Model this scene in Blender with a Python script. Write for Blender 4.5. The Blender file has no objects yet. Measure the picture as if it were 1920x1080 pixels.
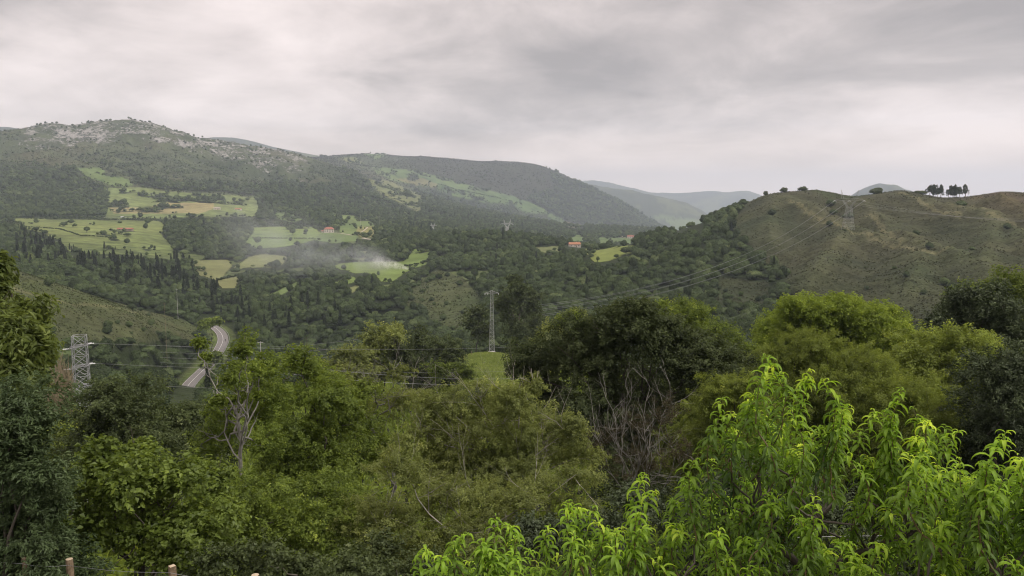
import bpy, math, numpy as np
from mathutils import Vector, Matrix
sc = bpy.context.scene
COL = sc.collection
# ------------------------------------------------------------------ camera
FPX, HV, PITCH = 1450.0, 375.0, math.atan(165.0/1450.0)
cam = bpy.data.objects.new('camera', bpy.data.cameras.new('camera'))
COL.objects.link(cam); sc.camera = cam
cam.data.sensor_width = 36; cam.data.lens = 36*FPX/1920
cam.location = (0,0,0); cam.rotation_euler = (math.pi/2-PITCH,0,0)
cam.data.clip_start = .05; cam.data.clip_end = 60000
# ------------------------------------------------------------------ exposure / engine
sc.view_settings.view_transform = 'Standard'; sc.view_settings.look = 'None'
sc.view_settings.exposure = 0.55; sc.view_settings.gamma = 1
sc.render.engine = 'CYCLES'
cy = sc.cycles
cy.max_bounces = 7; cy.diffuse_bounces = 5; cy.glossy_bounces = 1; cy.transmission_bounces = 5
cy.transparent_max_bounces = 8; cy.volume_bounces = 2; cy.volume_max_steps = 64
cy.caustics_reflective = False; cy.caustics_refractive = False
cy.use_denoising = True; cy.denoiser = "OPENIMAGEDENOISE"
cy.use_adaptive_sampling = False; cy.filter_width = 1.1
# ------------------------------------------------------------------ world: overcast sky
SUN_EL, SUN_AZ = math.radians(48), math.radians(108)   # azimuth clockwise from +Y
world = bpy.data.worlds.new("World"); sc.world = world; world.use_nodes = True
nt = world.node_tree; nt.nodes.clear()
class NB:
    """small node-building helper"""
    def __init__(s, nt): s.nt = nt
    def n(s, t, **kw):
        nd = s.nt.nodes.new(t)
        for k, v in kw.items():
            if k == 'i':
                for a, b in v.items():
                    if isinstance(b, bpy.types.NodeSocket): s.nt.links.new(b, nd.inputs[a])
                    else: nd.inputs[a].default_value = b
            else: setattr(nd, k, v)
        return nd
    def math(s, op, a, b=0.0, c=0.0, clamp=False):
        return s.n('ShaderNodeMath', operation=op, use_clamp=clamp, i={0:a,1:b,2:c}).outputs[0]
    def mix(s, f, a, b, blend='MIX'):
        nd = s.n('ShaderNodeMix', data_type='RGBA', blend_type=blend)
        for k, v in ((0,f),(6,a),(7,b)):
            if isinstance(v, bpy.types.NodeSocket): s.nt.links.new(v, nd.inputs[k])
            else: nd.inputs[k].default_value = v if k == 0 else (*v[:3],1)
        return nd.outputs[2]
    def noise(s, vec, scale, detail=4, rough=.55, dist=0.0):
        return s.n('ShaderNodeTexNoise', i={'Vector':vec,'Scale':scale,'Detail':detail,'Roughness':rough,'Distortion':dist}).outputs[0]
    def ramp(s, f, stops):
        nd = s.n('ShaderNodeValToRGB', i={0:f}); e = nd.color_ramp.elements
        while len(e) < len(stops): e.new(0.5)
        for k, (p, c) in enumerate(stops): e[k].position = p; e[k].color = (*c[:3],1)
        return nd.outputs[0]
    def maprange(s, v, a, b, c=0.0, d=1.0):
        return s.n('ShaderNodeMapRange', i={0:v,1:a,2:b,3:c,4:d}).outputs[0]
SEED = 7.4
nb = NB(nt)
sky = nb.n('ShaderNodeTexSky', sky_type='NISHITA', sun_disc=False, sun_elevation=SUN_EL, sun_rotation=SUN_AZ)
tc = nb.n('ShaderNodeTexCoord'); sep = nb.n('ShaderNodeSeparateXYZ', i={0:tc.outputs['Generated']})
zz = nb.math('ADD', nb.math('MAXIMUM', sep.outputs[2], 0.0), 0.22)
px = nb.math('DIVIDE', sep.outputs[0], zz); py = nb.math('DIVIDE', sep.outputs[1], zz)
cv = nb.n('ShaderNodeCombineXYZ', i={0:px,1:nb.math('MULTIPLY',py,1.0),2:SEED}).outputs[0]
n1 = nb.noise(cv, 0.50, 6, .5, 0.6)
n2 = nb.noise(cv, 1.9, 6, .6, 0.35)
n3 = nb.noise(cv, 0.17, 2, .5, 0.0)
cl = nb.math('ADD', nb.math('ADD', nb.math('MULTIPLY', n1, .55), nb.math('MULTIPLY', n2, .25)), nb.math('MULTIPLY', n3, .20))
side_ = nb.math('MULTIPLY', nb.maprange(nb.math('ABSOLUTE', nb.math('ADD', sep.outputs[0], -.03)), .18, .55), nb.maprange(sep.outputs[2], .02, .2))
cl = nb.math('SUBTRACT', cl, nb.math('MULTIPLY', nb.math('MINIMUM',side_,1.0), .05))
S = 4.9
crgb = nb.ramp(cl, [(.405,(.37*S/10,.328*S/10,.310*S/10)),(.46,(.54*S/10,.474*S/10,.445*S/10)),(.515,(.80*S/10,.695*S/10,.655*S/10)),(.585,(1.06*S/10,.925*S/10,.88*S/10))])
hz = nb.maprange(sep.outputs[2], 0.0, 0.09, 0.9, 0.0)
crgb = nb.mix(hz, crgb, (1.75*S/10,1.38*S/10,1.16*S/10))
zen = nb.maprange(sep.outputs[2], .30, .85, 16.0, 41.0)   # an overcast sky is brightest overhead
crgb = nb.n('ShaderNodeVectorMath', operation='SCALE', i={0:crgb,'Scale':zen}).outputs[0]
mx = nb.mix(0.93, sky.outputs[0], crgb)
bg = nb.n('ShaderNodeBackground', i={0:mx,1:0.1})
nb.n('ShaderNodeOutputWorld', i={0:bg.outputs[0]})
world.cycles.sampling_method = 'MANUAL'; world.cycles.sample_map_resolution = 512
# ------------------------------------------------------------------ sun (soft, behind cloud)
sun = bpy.data.objects.new('sun', bpy.data.lights.new('sun','SUN')); COL.objects.link(sun)
sun.data.energy = 1.3; sun.data.angle = math.radians(20); sun.data.color = (1,.96,.88)
sd = Vector((math.sin(SUN_AZ)*math.cos(SUN_EL), math.cos(SUN_AZ)*math.cos(SUN_EL), math.sin(SUN_EL)))
sun.rotation_euler = sd.to_track_quat('Z','Y').to_euler()
# ------------------------------------------------------------------ maths helpers
rng = np.random.default_rng(7)
HAZE = 0.0001
cP, sP = math.cos(PITCH), math.sin(PITCH)
def ray(u, v):
    x = (np.asarray(u,float)-960)/FPX; y = -(np.asarray(v,float)-540)/FPX
    return x, cP+y*sP, -sP+y*cP
def at(u, v, D):
    x,y,z = ray(u,v); h = np.hypot(x,y); return np.stack([x*D/h, y*D/h, z*D/h], -1)
def pix(P):
    P = np.asarray(P,float); X,Y,Z = P[...,0],P[...,1],P[...,2]
    d = np.maximum(Y*cP - Z*sP, 1e-6); up = Y*sP + Z*cP
    return 960+FPX*X/d, 540-FPX*up/d
def hash3(i,j,k,seed=0):
    h = (i.astype(np.int64)*374761393 + j.astype(np.int64)*668265263 + k.astype(np.int64)*2147483647 + seed*974634777) & 0xffffffff
    h = ((h ^ (h>>13))*1274126177) & 0xffffffff
    h = ((h ^ (h>>16))*2246822519) & 0xffffffff
    return ((h ^ (h>>15)) & 0xffffff)/float(0xffffff)
def vnoise(x,y,z=None,seed=0):
    if z is None: z = np.zeros_like(x)
    xi,yi,zi = np.floor(x),np.floor(y),np.floor(z); fx,fy,fz = x-xi,y-yi,z-zi
    fx,fy,fz = [f*f*(3-2*f) for f in (fx,fy,fz)]; r = 0
    for a in (0,1):
        for b in (0,1):
            for c in (0,1):
                r = r + hash3(xi+a,yi+b,zi+c,seed)*(fx if a else 1-fx)*(fy if b else 1-fy)*(fz if c else 1-fz)
    return r*2-1
def fbm(x,y,z=None,oct=4,seed=0,gain=.5):
    a,s,n = 1.0,0,0
    for o in range(oct):
        k = 2.03**o; s = s + a*vnoise(x*k,y*k,None if z is None else z*k,seed+o*17); n += a; a *= gain
    return s/n
def smooth01(x,a,b):
    t = np.clip((x-a)/(b-a),0,1); return t*t*(3-2*t)
def inpoly(px,py,poly):
    p = np.asarray(poly,float); r = np.zeros(np.shape(px),bool); j = len(p)-1
    x0,y0 = p.min(0); x1,y1 = p.max(0)
    m = (px>=x0)&(px<=x1)&(py>=y0)&(py<=y1)
    X,Y = px[m],py[m]; rr = np.zeros(X.shape,bool)
    for i in range(len(p)):
        xi,yi = p[i]; xj,yj = p[j]
        if yi != yj: rr ^= ((yi>Y)!=(yj>Y)) & (X < (xj-xi)*(Y-yi)/(yj-yi)+xi)
        j = i
    r[m] = rr; return r
def make_mesh(name, V, F, mats=None, smooth=False, attrs=None, fmat=None):
    """V (n,3); F (m,3|4) array or list of such arrays"""
    me = bpy.data.meshes.new(name); V = np.asarray(V,np.float32)
    Fs = F if isinstance(F,list) else [F]; Fs = [np.asarray(f,np.int32) for f in Fs if len(f)]
    me.vertices.add(len(V)); me.vertices.foreach_set('co', V.ravel())
    loops = np.concatenate([f.ravel() for f in Fs]); tot = np.concatenate([np.full(len(f),f.shape[1],np.int32) for f in Fs])
    me.loops.add(len(loops)); me.loops.foreach_set('vertex_index', loops)
    me.polygons.add(len(tot)); st = np.zeros(len(tot),np.int32); st[1:] = np.cumsum(tot)[:-1]
    me.polygons.foreach_set('loop_start', st); 
    try: me.polygons.foreach_set('loop_total', tot)
    except Exception: pass
    for m in (mats if isinstance(mats,(list,tuple)) else [mats] if mats else []): me.materials.append(m)
    if fmat is not None: me.polygons.foreach_set('material_index', np.asarray(fmat,np.int32))
    me.update(calc_edges=True)
    me.polygons.foreach_set('use_smooth', np.full(len(tot), bool(smooth)))
    for k, a in (attrs or {}).items():
        a = np.asarray(a,np.float32)
        if a.ndim == 1:
            at_ = me.attributes.new(k,'FLOAT','POINT'); at_.data.foreach_set('value', a)
        else:
            at_ = me.attributes.new(k,'FLOAT_COLOR','POINT')
            if a.shape[1] == 3: a = np.concatenate([a, np.ones((len(a),1),np.float32)],1)
            at_.data.foreach_set('color', a.ravel())
    return me
def obj(name, me, parent=None, **props):
    o = bpy.data.objects.new(name, me); COL.objects.link(o)
    if parent is not None: o.parent = parent
    for k, v in props.items():
        if v is not None: o[k] = v
    return o
def empty(name, loc, label, category, group=None, rz=0):
    o = bpy.data.objects.new(name, None); COL.objects.link(o); o.location = Vector([float(c) for c in loc]); o.rotation_euler = (0,0,rz)
    o['label'] = label; o['category'] = category
    if group: o['group'] = group
    return o
class Geo:
    """collects verts / faces of mixed size with a tone value"""
    def __init__(s): s.V=[]; s.F3=[]; s.F4=[]; s.T=[]; s.n=0
    def add(s, V, F, tone=.5):
        V = np.asarray(V,float).reshape(-1,3); F = np.asarray(F,int)
        (s.F3 if F.shape[1]==3 else s.F4).append(F+s.n); s.V.append(V); s.n += len(V)
        s.T.append(np.broadcast_to(np.asarray(tone,float),(len(V),)))
    def tube(s, P, R, k=5, tone=.5):
        P = np.asarray(P,float); n = len(P); R = np.broadcast_to(np.asarray(R,float),(n,))
        T = np.gradient(P,axis=0); T /= np.linalg.norm(T,axis=1)[:,None]+1e-9
        ref = np.where(np.abs(T[:,2:3])>.9, [[1,0,0]], [[0,0,1]]); A = np.cross(T,ref); A /= np.linalg.norm(A,axis=1)[:,None]+1e-9
        B = np.cross(T,A); th = np.arange(k)*2*math.pi/k
        V = P[:,None]+R[:,None,None]*(A[:,None]*np.cos(th)[None,:,None]+B[:,None]*np.sin(th)[None,:,None])
        i = np.arange(n-1)[:,None]*k; j = np.arange(k)[None]; j2 = (j+1)%k
        F = np.stack([i+j,i+j2,i+k+j2,i+k+j],-1).reshape(-1,4); s.add(V.reshape(-1,3),F,tone)
    def bar(s, a, b, r, tone=.5): s.tube([a,b],[r,r],4,tone)
    def box(s, c, d, rz=0, tone=.5):
        q = np.array([[x,y,z] for x in(-.5,.5) for y in(-.5,.5) for z in(-.5,.5)])*np.asarray(d)
        ca,sa = math.cos(rz),math.sin(rz); q = q@np.array([[ca,sa,0],[-sa,ca,0],[0,0,1]])+np.asarray(c)
        s.add(q,[[0,1,3,2],[4,6,7,5],[0,4,5,1],[2,3,7,6],[0,2,6,4],[1,5,7,3]],tone)
    def mesh(s, name, mat, smooth=False, tone=True):
        F = [np.concatenate(f) for f in (s.F3,s.F4) if f]
        return make_mesh(name, np.concatenate(s.V), F, mat, smooth, {'tone':np.concatenate(s.T)} if tone else None)
# ------------------------------------------------------------------ materials
def new_mat(name):
    m = bpy.data.materials.new(name); m.use_nodes = True; m.node_tree.nodes.clear(); return m, NB(m.node_tree)
def leaf_mat(name, c0, c1, c2=None, sc_=0.35, trans=.3, gloss=.05, rnd=.35, gain=1.):
    """foliage: colour from the leaf's own tone (age), patches of growth and a per-plant hue"""
    m, b = new_mat(name)
    tone = b.n('ShaderNodeAttribute', attribute_name='tone').outputs['Fac']
    geo = b.n('ShaderNodeNewGeometry'); oi = b.n('ShaderNodeObjectInfo')
    ns = b.noise(geo.outputs['Position'], sc_, 3, .6)
    f = b.math('ADD', b.math('MULTIPLY', tone, .62), b.maprange(ns,.3,.7,0,.38), clamp=True)
    stops = [(0,c0),(.75,c1)] + ([(1,c2)] if c2 else [])
    col = b.ramp(f, stops)
    k = b.maprange(oi.outputs['Random'],0,1,gain*(1-rnd),gain*(1+rnd))
    col = b.n('ShaderNodeVectorMath', operation='SCALE', i={0:col,'Scale':k}).outputs[0]
    d = b.n('ShaderNodeBsdfDiffuse', i={0:col}).outputs[0]
    tcol = b.mix(.5, col, (1.1,1.0,.35), 'MULTIPLY')
    tcol = b.n('ShaderNodeVectorMath', operation='SCALE', i={0:tcol,'Scale':1.6}).outputs[0]
    t = b.n('ShaderNodeBsdfTranslucent', i={0:tcol}).outputs[0]
    s1 = b.n('ShaderNodeMixShader', i={0:trans,1:d,2:t}).outputs[0]
    g = b.n('ShaderNodeBsdfGlossy', i={0:(.8,.85,.75,1),'Roughness':.45}).outputs[0]
    s2 = b.n('ShaderNodeMixShader', i={0:gloss,1:s1,2:g}).outputs[0]
    b.n('ShaderNodeOutputMaterial', i={0:s2}); return m
def plain_mat(name, c0, c1, scale=3., rough=.8, metal=0., bump=.0, detail=5):
    m, b = new_mat(name); geo = b.n('ShaderNodeNewGeometry')
    ns = b.noise(geo.outputs['Position'], scale, detail, .6)
    col = b.ramp(ns, [(.32,c0),(.68,c1)])
    p = b.n('ShaderNodeBsdfPrincipled', i={'Base Color':col,'Roughness':rough,'Metallic':metal})
    if bump: b.nt.links.new(b.n('ShaderNodeBump', i={'Strength':bump,'Distance':.02,'Height':ns}).outputs[0], p.inputs['Normal'])
    b.n('ShaderNodeOutputMaterial', i={0:p.outputs[0]}); return m
# ================================================================== terrain
# layers of the land: distance and height (as the row it reaches) along directions
US = np.array([-500,0,200,400,600,750,900,1050,1200,1350,1500,1700,1920,2400],float)
LAY = [ # (distance per direction | scalar, rows)
 (95,  [950,945,940,935,880,860,850,860,870,880,880,880,880,900]),
 (150, [900,880,860,840,790,750,702,740,790,820,830,830,830,830]),
 (220, [820,800,800,790,770,720,649,690,730,760,770,770,770,760]),
 (320, [740,720,735,745,730,700,690,700,690,680,680,680,670,650]),
 ([380,380,400,428,430,430,430,430,430,430,430,430,430,430], [640,650,655,738,705,680,640,620,610,605,600,600,580,560]),
 ([480,500,500,520,520,520,520,520,520,520,520,520,520,520], [480,493,565,668,650,640,600,572,560,545,540,525,500,480]),
 ([640]*14, [500,515,560,622,585,560,540,520,500,462,458,450,440,430]),
 ([850]*14, [480,488,500,540,520,512,475,482,456,398,357,358,361,350]),
 ([1050]*14,[460,470,472,490,475,462,436,460,476,430,382,385,382,380]),
 (1300,[425,430,430,450,437,441,448,474,486,470,410,405,400,400]),
 (1700,[400,405,405,408,416,424,436,456,462,462,430,425,420,420]),
 (2200,[335,342,352,362,386,402,420,440,442,446,440,435,430,430]),
 (2800,[270,290,285,318,342,376,402,424,432,440,442,440,440,440]),
]
def col_interp(us, vals, u): return np.interp(u, us, vals)
CREST1 = ([-500,0,40,70,100,125,140,160,190,210,235,260,290,320,360,400,450,500,560,620,690,740,800,900,1000,1100,1200,1300,2400],
          [262,248,244,236,231,235,236,232,227,228,224,227,232,240,252,263,272,282,294,312,338,356,372,397,417,436,446,448,445])
LAY2 = [(3300,*CREST1),
 (3750,*[CREST1[0],[v+12 for v in CREST1[1]]]),
 (4300,[-500,500,560,620,680,740,800,860,920,980,1040,1100,1200,1300,2400],[320,300,300,303,309,317,330,345,360,374,388,406,430,446,446]),
 (5000,[-500,400,560,600,635,690,720,760,800,850,900,950,980,1010,1040,1070,1100,1130,1160,1200,1240,1300,2400],
       [300,298,296,295,291,288,290,294,294,297,302,305,306,312,324,338,351,365,380,404,428,446,450]),
 (6200,[-500,1000,1300,2400],[420,420,440,440]),
 (7500,[-500,-60,20,60,120,360,400,440,475,510,560,640,900,1060,1090,1110,1140,1160,1210,1260,1290,1310,1335,1400,1560,1600,1622,1650,1664,1674,1680,1690,1730,1800,2400],
       [236,236,238,246,252,262,257,258,265,275,285,300,345,349,344,345,350,352,366,375,383,392,412,420,400,366,352,343,348,344,346,353,366,382,400]),
 (9500,[-500,1000,1300,2400],[420,400,420,420]),
 (12500,[-500,1000,1080,1110,1150,1180,1220,1270,1310,1340,1365,1397,1430,1500,2400],[330,350,343,338,345,352,362,364,361,359,363,357,369,380,380]),
 (16000,[-500,2400],[400,400]),
]
AZ = np.concatenate([np.linspace(-180,-44,60,endpoint=False), np.linspace(-44,44,1050), np.linspace(44,180,61)[1:]])*math.pi/180
u_of_az = 960+FPX*np.tan(np.clip(AZ,-1.1,1.1))/cP   # near the horizon rows
def t_of(u,v):
    x,y,z = ray(u,v); return z/np.hypot(x,y)
def az_of(u,v):
    x,y,z = ray(u,v); return np.arctan2(x,y)
nodes_r, nodes_t = [], []
for r_, t_ in ((2.,-2.6),(8.,-.80),(14.,-.62),(26.,-.53),(50.,-.49)):
    nodes_r.append(np.full(len(AZ),r_)); nodes_t.append(np.full(len(AZ),t_))
def add_layer(d, us, vs):
    us, vs = np.asarray(us,float), np.asarray(vs,float)
    az = az_of(us,vs); o = np.argsort(az)
    dd = np.broadcast_to(np.asarray(d,float), us.shape)
    nodes_r.append(np.interp(AZ,az[o],dd[o])); nodes_t.append(np.interp(AZ,az[o],t_of(us,vs)[o]))
def gsm(a, s):
    k = np.arange(-3*s,3*s+1); w = np.exp(-.5*(k/s)**2); w /= w.sum()
    return np.convolve(np.pad(a,3*s,mode='edge'), w, 'valid')
for d, vs in LAY:
    add_layer(d, US, vs); nodes_t[-1] = gsm(nodes_t[-1], 22); nodes_r[-1] = gsm(nodes_r[-1], 22)
# the right hill's crest line and the valley sides, drawn finer
i850 = 5+7
cz_u = [1150,1200,1250,1300,1350,1385,1400,1425,1450,1480,1530,1570,1600,1640,1690,1725,1760,1800,1840,1880,1920,2000,2400]
cz_v = [470,462,445,425,408,392,381,369,362,359,356,364,369,364,357,364,372,372,366,360,363,360,350]
t850 = np.interp(AZ, az_of(np.array(cz_u,float),np.array(cz_v,float)), t_of(cz_u,cz_v))
w = smooth01(u_of_az,1150,1400); nodes_t[i850] = nodes_t[i850]*(1-w)+gsm(t850,3)*w
for l in LAY2: add_layer(*l); nodes_t[-1] = gsm(nodes_t[-1], 3)
R = np.array(nodes_r); T = np.array(nodes_t); LR = np.log(R)
# rings: fine where the land is seen at a slope
edges = [2,12,60,220,1000,2200,5200,16000]; cnt = [14,40,90,250,230,190,110]
RAD = np.concatenate([np.exp(np.linspace(math.log(a),math.log(b),n,endpoint=False)) for a,b,n in zip(edges[:-1],edges[1:],cnt)]+[[16000.,18000.]])
LRAD = np.log(RAD)
def pchip(x,y,xe):
    h = np.diff(x); d = np.diff(y)/h; m = np.zeros_like(y)
    w1 = 2*h[1:]+h[:-1]; w2 = h[1:]+2*h[:-1]; ok = d[:-1]*d[1:]>0
    m[1:-1][ok] = ((w1+w2)[ok])/(w1[ok]/d[:-1][ok]+w2[ok]/d[1:][ok]); m[0] = d[0]; m[-1] = d[-1]
    i = np.clip(np.searchsorted(x,xe)-1,0,len(h)-1); s = np.clip((xe-x[i])/h[i],0,1); H = h[i]
    return (1+2*s)*(1-s)**2*y[i]+s*(1-s)**2*H*m[i]+s*s*(3-2*s)*y[i+1]+s*s*(s-1)*H*m[i+1]
TT = np.stack([pchip(LR[:,a],T[:,a],LRAD) for a in range(len(AZ))],1)      # rings x az
GX = RAD[:,None]*np.sin(AZ)[None]; GY = RAD[:,None]*np.cos(AZ)[None]; GZ = TT*RAD[:,None]
D2 = np.broadcast_to(RAD[:,None],GX.shape)
def ground(x,y):
    x=np.asarray(x,float); y=np.asarray(y,float)
    az=np.arctan2(x,y); lr=np.log(np.maximum(np.hypot(x,y),2.001))
    a=np.clip(np.interp(az,AZ,np.arange(nA)),0,nA-1.001); r=np.clip(np.interp(lr,LRAD,np.arange(nR)),0,nR-1.001)
    ai,ri=a.astype(int),r.astype(int); fa,fr=a-ai,r-ri
    return (GZ[ri,ai]*(1-fr)*(1-fa)+GZ[ri+1,ai]*fr*(1-fa)+GZ[ri,ai+1]*(1-fr)*fa+GZ[ri+1,ai+1]*fr*fa)
def hit(u,v,dmin=60,dmax=9000):
    D=np.exp(np.linspace(math.log(dmin),math.log(dmax),3000)); P=at(np.full(D.shape,float(u)),np.full(D.shape,float(v)),D)
    g=ground(P[:,0],P[:,1]); k=np.argmax(P[:,2]<g)
    if not (P[:,2]<g).any(): k=-1
    return np.array([P[k,0],P[k,1],g[k]])
nA, nR = len(AZ), len(RAD)
# spurs running down the bare hill, with gullies between them
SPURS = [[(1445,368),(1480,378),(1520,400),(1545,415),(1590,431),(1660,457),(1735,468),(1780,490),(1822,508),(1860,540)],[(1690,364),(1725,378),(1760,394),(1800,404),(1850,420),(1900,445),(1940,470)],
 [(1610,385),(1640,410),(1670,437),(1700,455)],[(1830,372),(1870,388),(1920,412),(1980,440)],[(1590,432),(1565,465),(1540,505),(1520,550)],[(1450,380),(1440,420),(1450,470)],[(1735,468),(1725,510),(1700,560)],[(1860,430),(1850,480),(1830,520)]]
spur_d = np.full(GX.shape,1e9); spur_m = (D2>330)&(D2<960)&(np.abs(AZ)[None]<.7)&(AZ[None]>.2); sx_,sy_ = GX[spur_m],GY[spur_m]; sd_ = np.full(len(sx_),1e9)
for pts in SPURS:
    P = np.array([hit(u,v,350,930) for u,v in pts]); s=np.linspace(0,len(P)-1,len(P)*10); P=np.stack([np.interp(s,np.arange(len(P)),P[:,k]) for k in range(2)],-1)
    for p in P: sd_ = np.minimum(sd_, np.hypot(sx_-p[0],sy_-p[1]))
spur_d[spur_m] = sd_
# relief: small lumps near, gullies and rock ribs far
GZ = GZ + .25*fbm(GX/6,GY/6,seed=3)*smooth01(D2,4,20)
GZ = GZ + 3.0*fbm(GX/60,GY/60,seed=5)*smooth01(D2,250,500)*(1-.7*smooth01(D2,700,820))
UU, VV = pix(np.stack([GX,GY,GZ],-1))
right = smooth01(UU,1330,1500)*smooth01(D2,430,520)*(1-smooth01(D2,950,1100))
a_ = GX*.80+GY*.6; b_ = -GX*.6+GY*.80
rid = 1-np.abs(fbm(a_/55,b_/300+2,oct=3,seed=11)*2.2); rid2 = 1-np.abs(fbm(a_/18,b_/60,oct=3,seed=13)*2.0)
below = smooth01(VV-np.interp(UU,cz_u,cz_v),1,30)
GZ = GZ + right*(rid*6-4 + rid2*3.0 + 15*np.exp(-spur_d/26) - 7)*below + right*rid2*.5
mtn = smooth01(D2,1900,2500)*(1-smooth01(D2,3900,4300))*(1-smooth01(UU,700,1000))
rk = 1-np.abs(fbm(GX/260+3,GY/260,oct=5,seed=21,gain=.6)*2)
GZ = GZ + mtn*(rk*34-22)*smooth01(VV,222,262)*.9 + mtn*4*fbm(GX/35,GY/35,oct=3,seed=23)
rocky = mtn*(1-smooth01(VV-np.interp(UU,*CREST1),26,70))*(1-smooth01(UU,540,640))*smooth01(UU,10,60)
GZ = GZ + rocky*(7*np.abs(fbm(GX/28,GY/28,oct=4,seed=29,gain=.65)))
far = smooth01(D2,3900,4500)
GZ = GZ + far*(1-np.abs(fbm(GX/420,GY/420,oct=5,seed=31)*2))*26*smooth01(VV,285,330) - far*10*smooth01(VV,285,330)
# ---- road bed
def pz(u,v,z):
    x,y,zz_ = ray(u,v); k = z/zz_; return np.stack([x*k,y*k,np.broadcast_to(z,np.shape(x))],-1)
ru = np.array([300,326,341,351,360,372,388,401,409,415,419,418,413,406,398,385]); rv = np.array([790,762,741,725,714,703,688,672,659,648,639,630,622,616,611,606])
rz = np.linspace(-104,-99,len(ru)); RP = pz(ru,rv,rz)
s_ = np.linspace(0,len(RP)-1,140); RP = np.stack([gsm(np.interp(s_,np.arange(len(RP)),RP[:,k]),5) for k in range(3)],-1)
near = (D2>380)&(D2<720)&(UU>200)&(UU<560)
idx = np.argwhere(near); q = np.stack([GX[near],GY[near]],-1)
dist = np.full(len(q),1e9); zr = np.zeros(len(q))
for p in RP:
    d = np.hypot(q[:,0]-p[0],q[:,1]-p[1]); m = d<dist; dist[m]=d[m]; zr[m]=p[2]
w = 1-smooth01(dist,7,24); GZ[near] = GZ[near]*(1-w)+(zr-.35)*w
side = np.zeros_like(GZ); side[near] = 1-smooth01(dist,6,10)
# keep the view down to the road open
q_u, q_v = pix(np.stack([GX,GY,GZ],-1)); UU, VV = q_u, q_v
# ---- ground cover, mapped on the land
G = (.098,.142,.048); YG=(.130,.148,.058); TAN=(.20,.168,.09); BG=(.118,.168,.045)
FIELDS = [
 (G,[(145,314),(195,316),(198,326),(222,330),(240,336),(252,349),(215,350),(180,338),(163,333),(150,322)],1700,3300),
 ((.122,.158,.055),[(200,352),(262,350),(312,359),(425,365),(480,370),(486,388),(480,407),(300,408),(195,411),(200,380)],1400,2700),
 ((.21,.19,.09),[(207,389),(282,389),(300,380),(362,380),(400,375),(402,390),(375,400),(250,401),(212,400)],1400,2700),
 ((.125,.155,.05),[(17,409),(175,412),(300,415),(312,425),(300,437),(315,455),(333,478),(300,480),(240,478),(130,475),(112,450),(40,425)],850,2000),
 (G,[(510,397),(567,400),(570,410),(550,417),(525,412)],1000,2500),(G,[(617,397),(637,400),(630,408)],1000,2600),
 (BG,[(470,426),(590,425),(602,440),(592,448),(575,455),(530,463),(480,466),(452,460),(460,450),(472,440)],900,1900),
 (G,[(633,423),(672,424),(670,436),(645,438),(636,434)],900,1900),((.17,.17,.06),[(672,424),(705,424),(701,444),(676,446),(668,436)],900,1900),
 (G,[(600,436),(670,436),(668,452),(620,456),(590,450)],900,1700),
 (G,[(637,398),(690,412),(705,424),(640,423)],900,2400),
 (YG,[(690,334),(730,340),(775,359),(790,364),(792,380),(785,399),(755,382),(717,365),(700,352)],1800,4200),
 (YG,[(635,294),(667,295),(685,309),(660,307),(640,299)],3000,5200),
 (G,[(700,313),(780,320),(855,340),(905,355),(960,368),(1000,382),(1022,397),(1000,398),(955,385),(905,379),(855,369),(817,354),(780,347),(730,338),(705,325)],3300,5200),
 ((.17,.16,.07),[(740,335),(790,333),(820,345),(817,352),(780,347)],3300,5200),
 (G,[(675,288),(730,288),(705,300)],4000,5300),
 (BG,[(775,466),(807,468),(807,485),(800,495),(780,502),(758,492)],700,1300),
 (BG,[(620,497),(680,490),(767,490),(770,507),(745,520),(730,530),(710,528),(705,514),(665,512),(640,507)],600,1200),
 (BG,[(610,536),(660,518),(668,522),(662,529),(635,537)],500,1100),
 (G,[(505,552),(567,522),(574,526),(530,552),(515,556)],500,1100),(YG,[(633,549),(670,534),(675,541),(660,549)],500,1000),
 (YG,[(433,507),(450,492),(464,482),(500,476),(542,481),(530,497),(506,501),(459,502)],650,1400),(YG,[(672,471),(690,471),(686,488),(672,490)],600,1300),
 ((.14,.15,.06),[(360,489),(425,486),(436,500),(412,524),(453,517),(443,539),(417,540),(403,524),(372,517)],600,1300),
 (YG,[(1000,464),(1052,461),(1052,472),(1010,475)],700,1300),
 ((.15,.18,.045),[(1092,467),(1187,460),(1192,472),(1167,479),(1132,493),(1112,492),(1100,478)],700,1300),
 (G,[(1080,440),(1097,442),(1095,455),(1055,455)],1200,5200),(G,[(1120,445),(1157,445),(1190,447),(1192,460),(1150,464),(1122,458)],1200,5200),
 (TAN,[(1055,416),(1097,421),(1097,427),(1060,426)],1200,5200),
 (G,[(960,372),(992,380),(1022,392),(1028,402),(985,399),(955,382)],2000,5200),
 (G,[(1030,400),(1060,412),(1055,418),(1025,408)],2000,5200),
 ((.10,.14,.05),[(1210,402),(1327,413),(1320,426),(1270,432),(1250,415)],5200,9000),
 ((.125,.145,.05),[(872,648),(945,648),(952,690),(945,715),(868,715),(880,672)],100,260),
 (YG,[(820,650),(950,640),(950,650),(870,660)],150,300),
]
HEATH = [  # open slopes with bracken and gorse, few trees
 ([(-700,480),(60,482),(130,500),(200,535),(300,565),(360,590),(395,618),(360,640),(300,640),(200,650),(100,655),(0,700),(-700,700)],200,640),
 ([(760,540),(820,505),(870,520),(900,560),(905,620),(850,640),(800,600),(760,570)],300,1000),
 ([(1385,395),(1400,375),(1450,350),(2600,340),(2600,640),(1500,640),(1475,560),(1470,520),(1400,470),(1370,430)],250,1050),
 ([(1330,560),(1350,520),(1440,530),(1450,570),(1390,590)],450,900),
 ([(940,433),(965,433),(970,440),(930,442)],900,1100),
]
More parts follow.
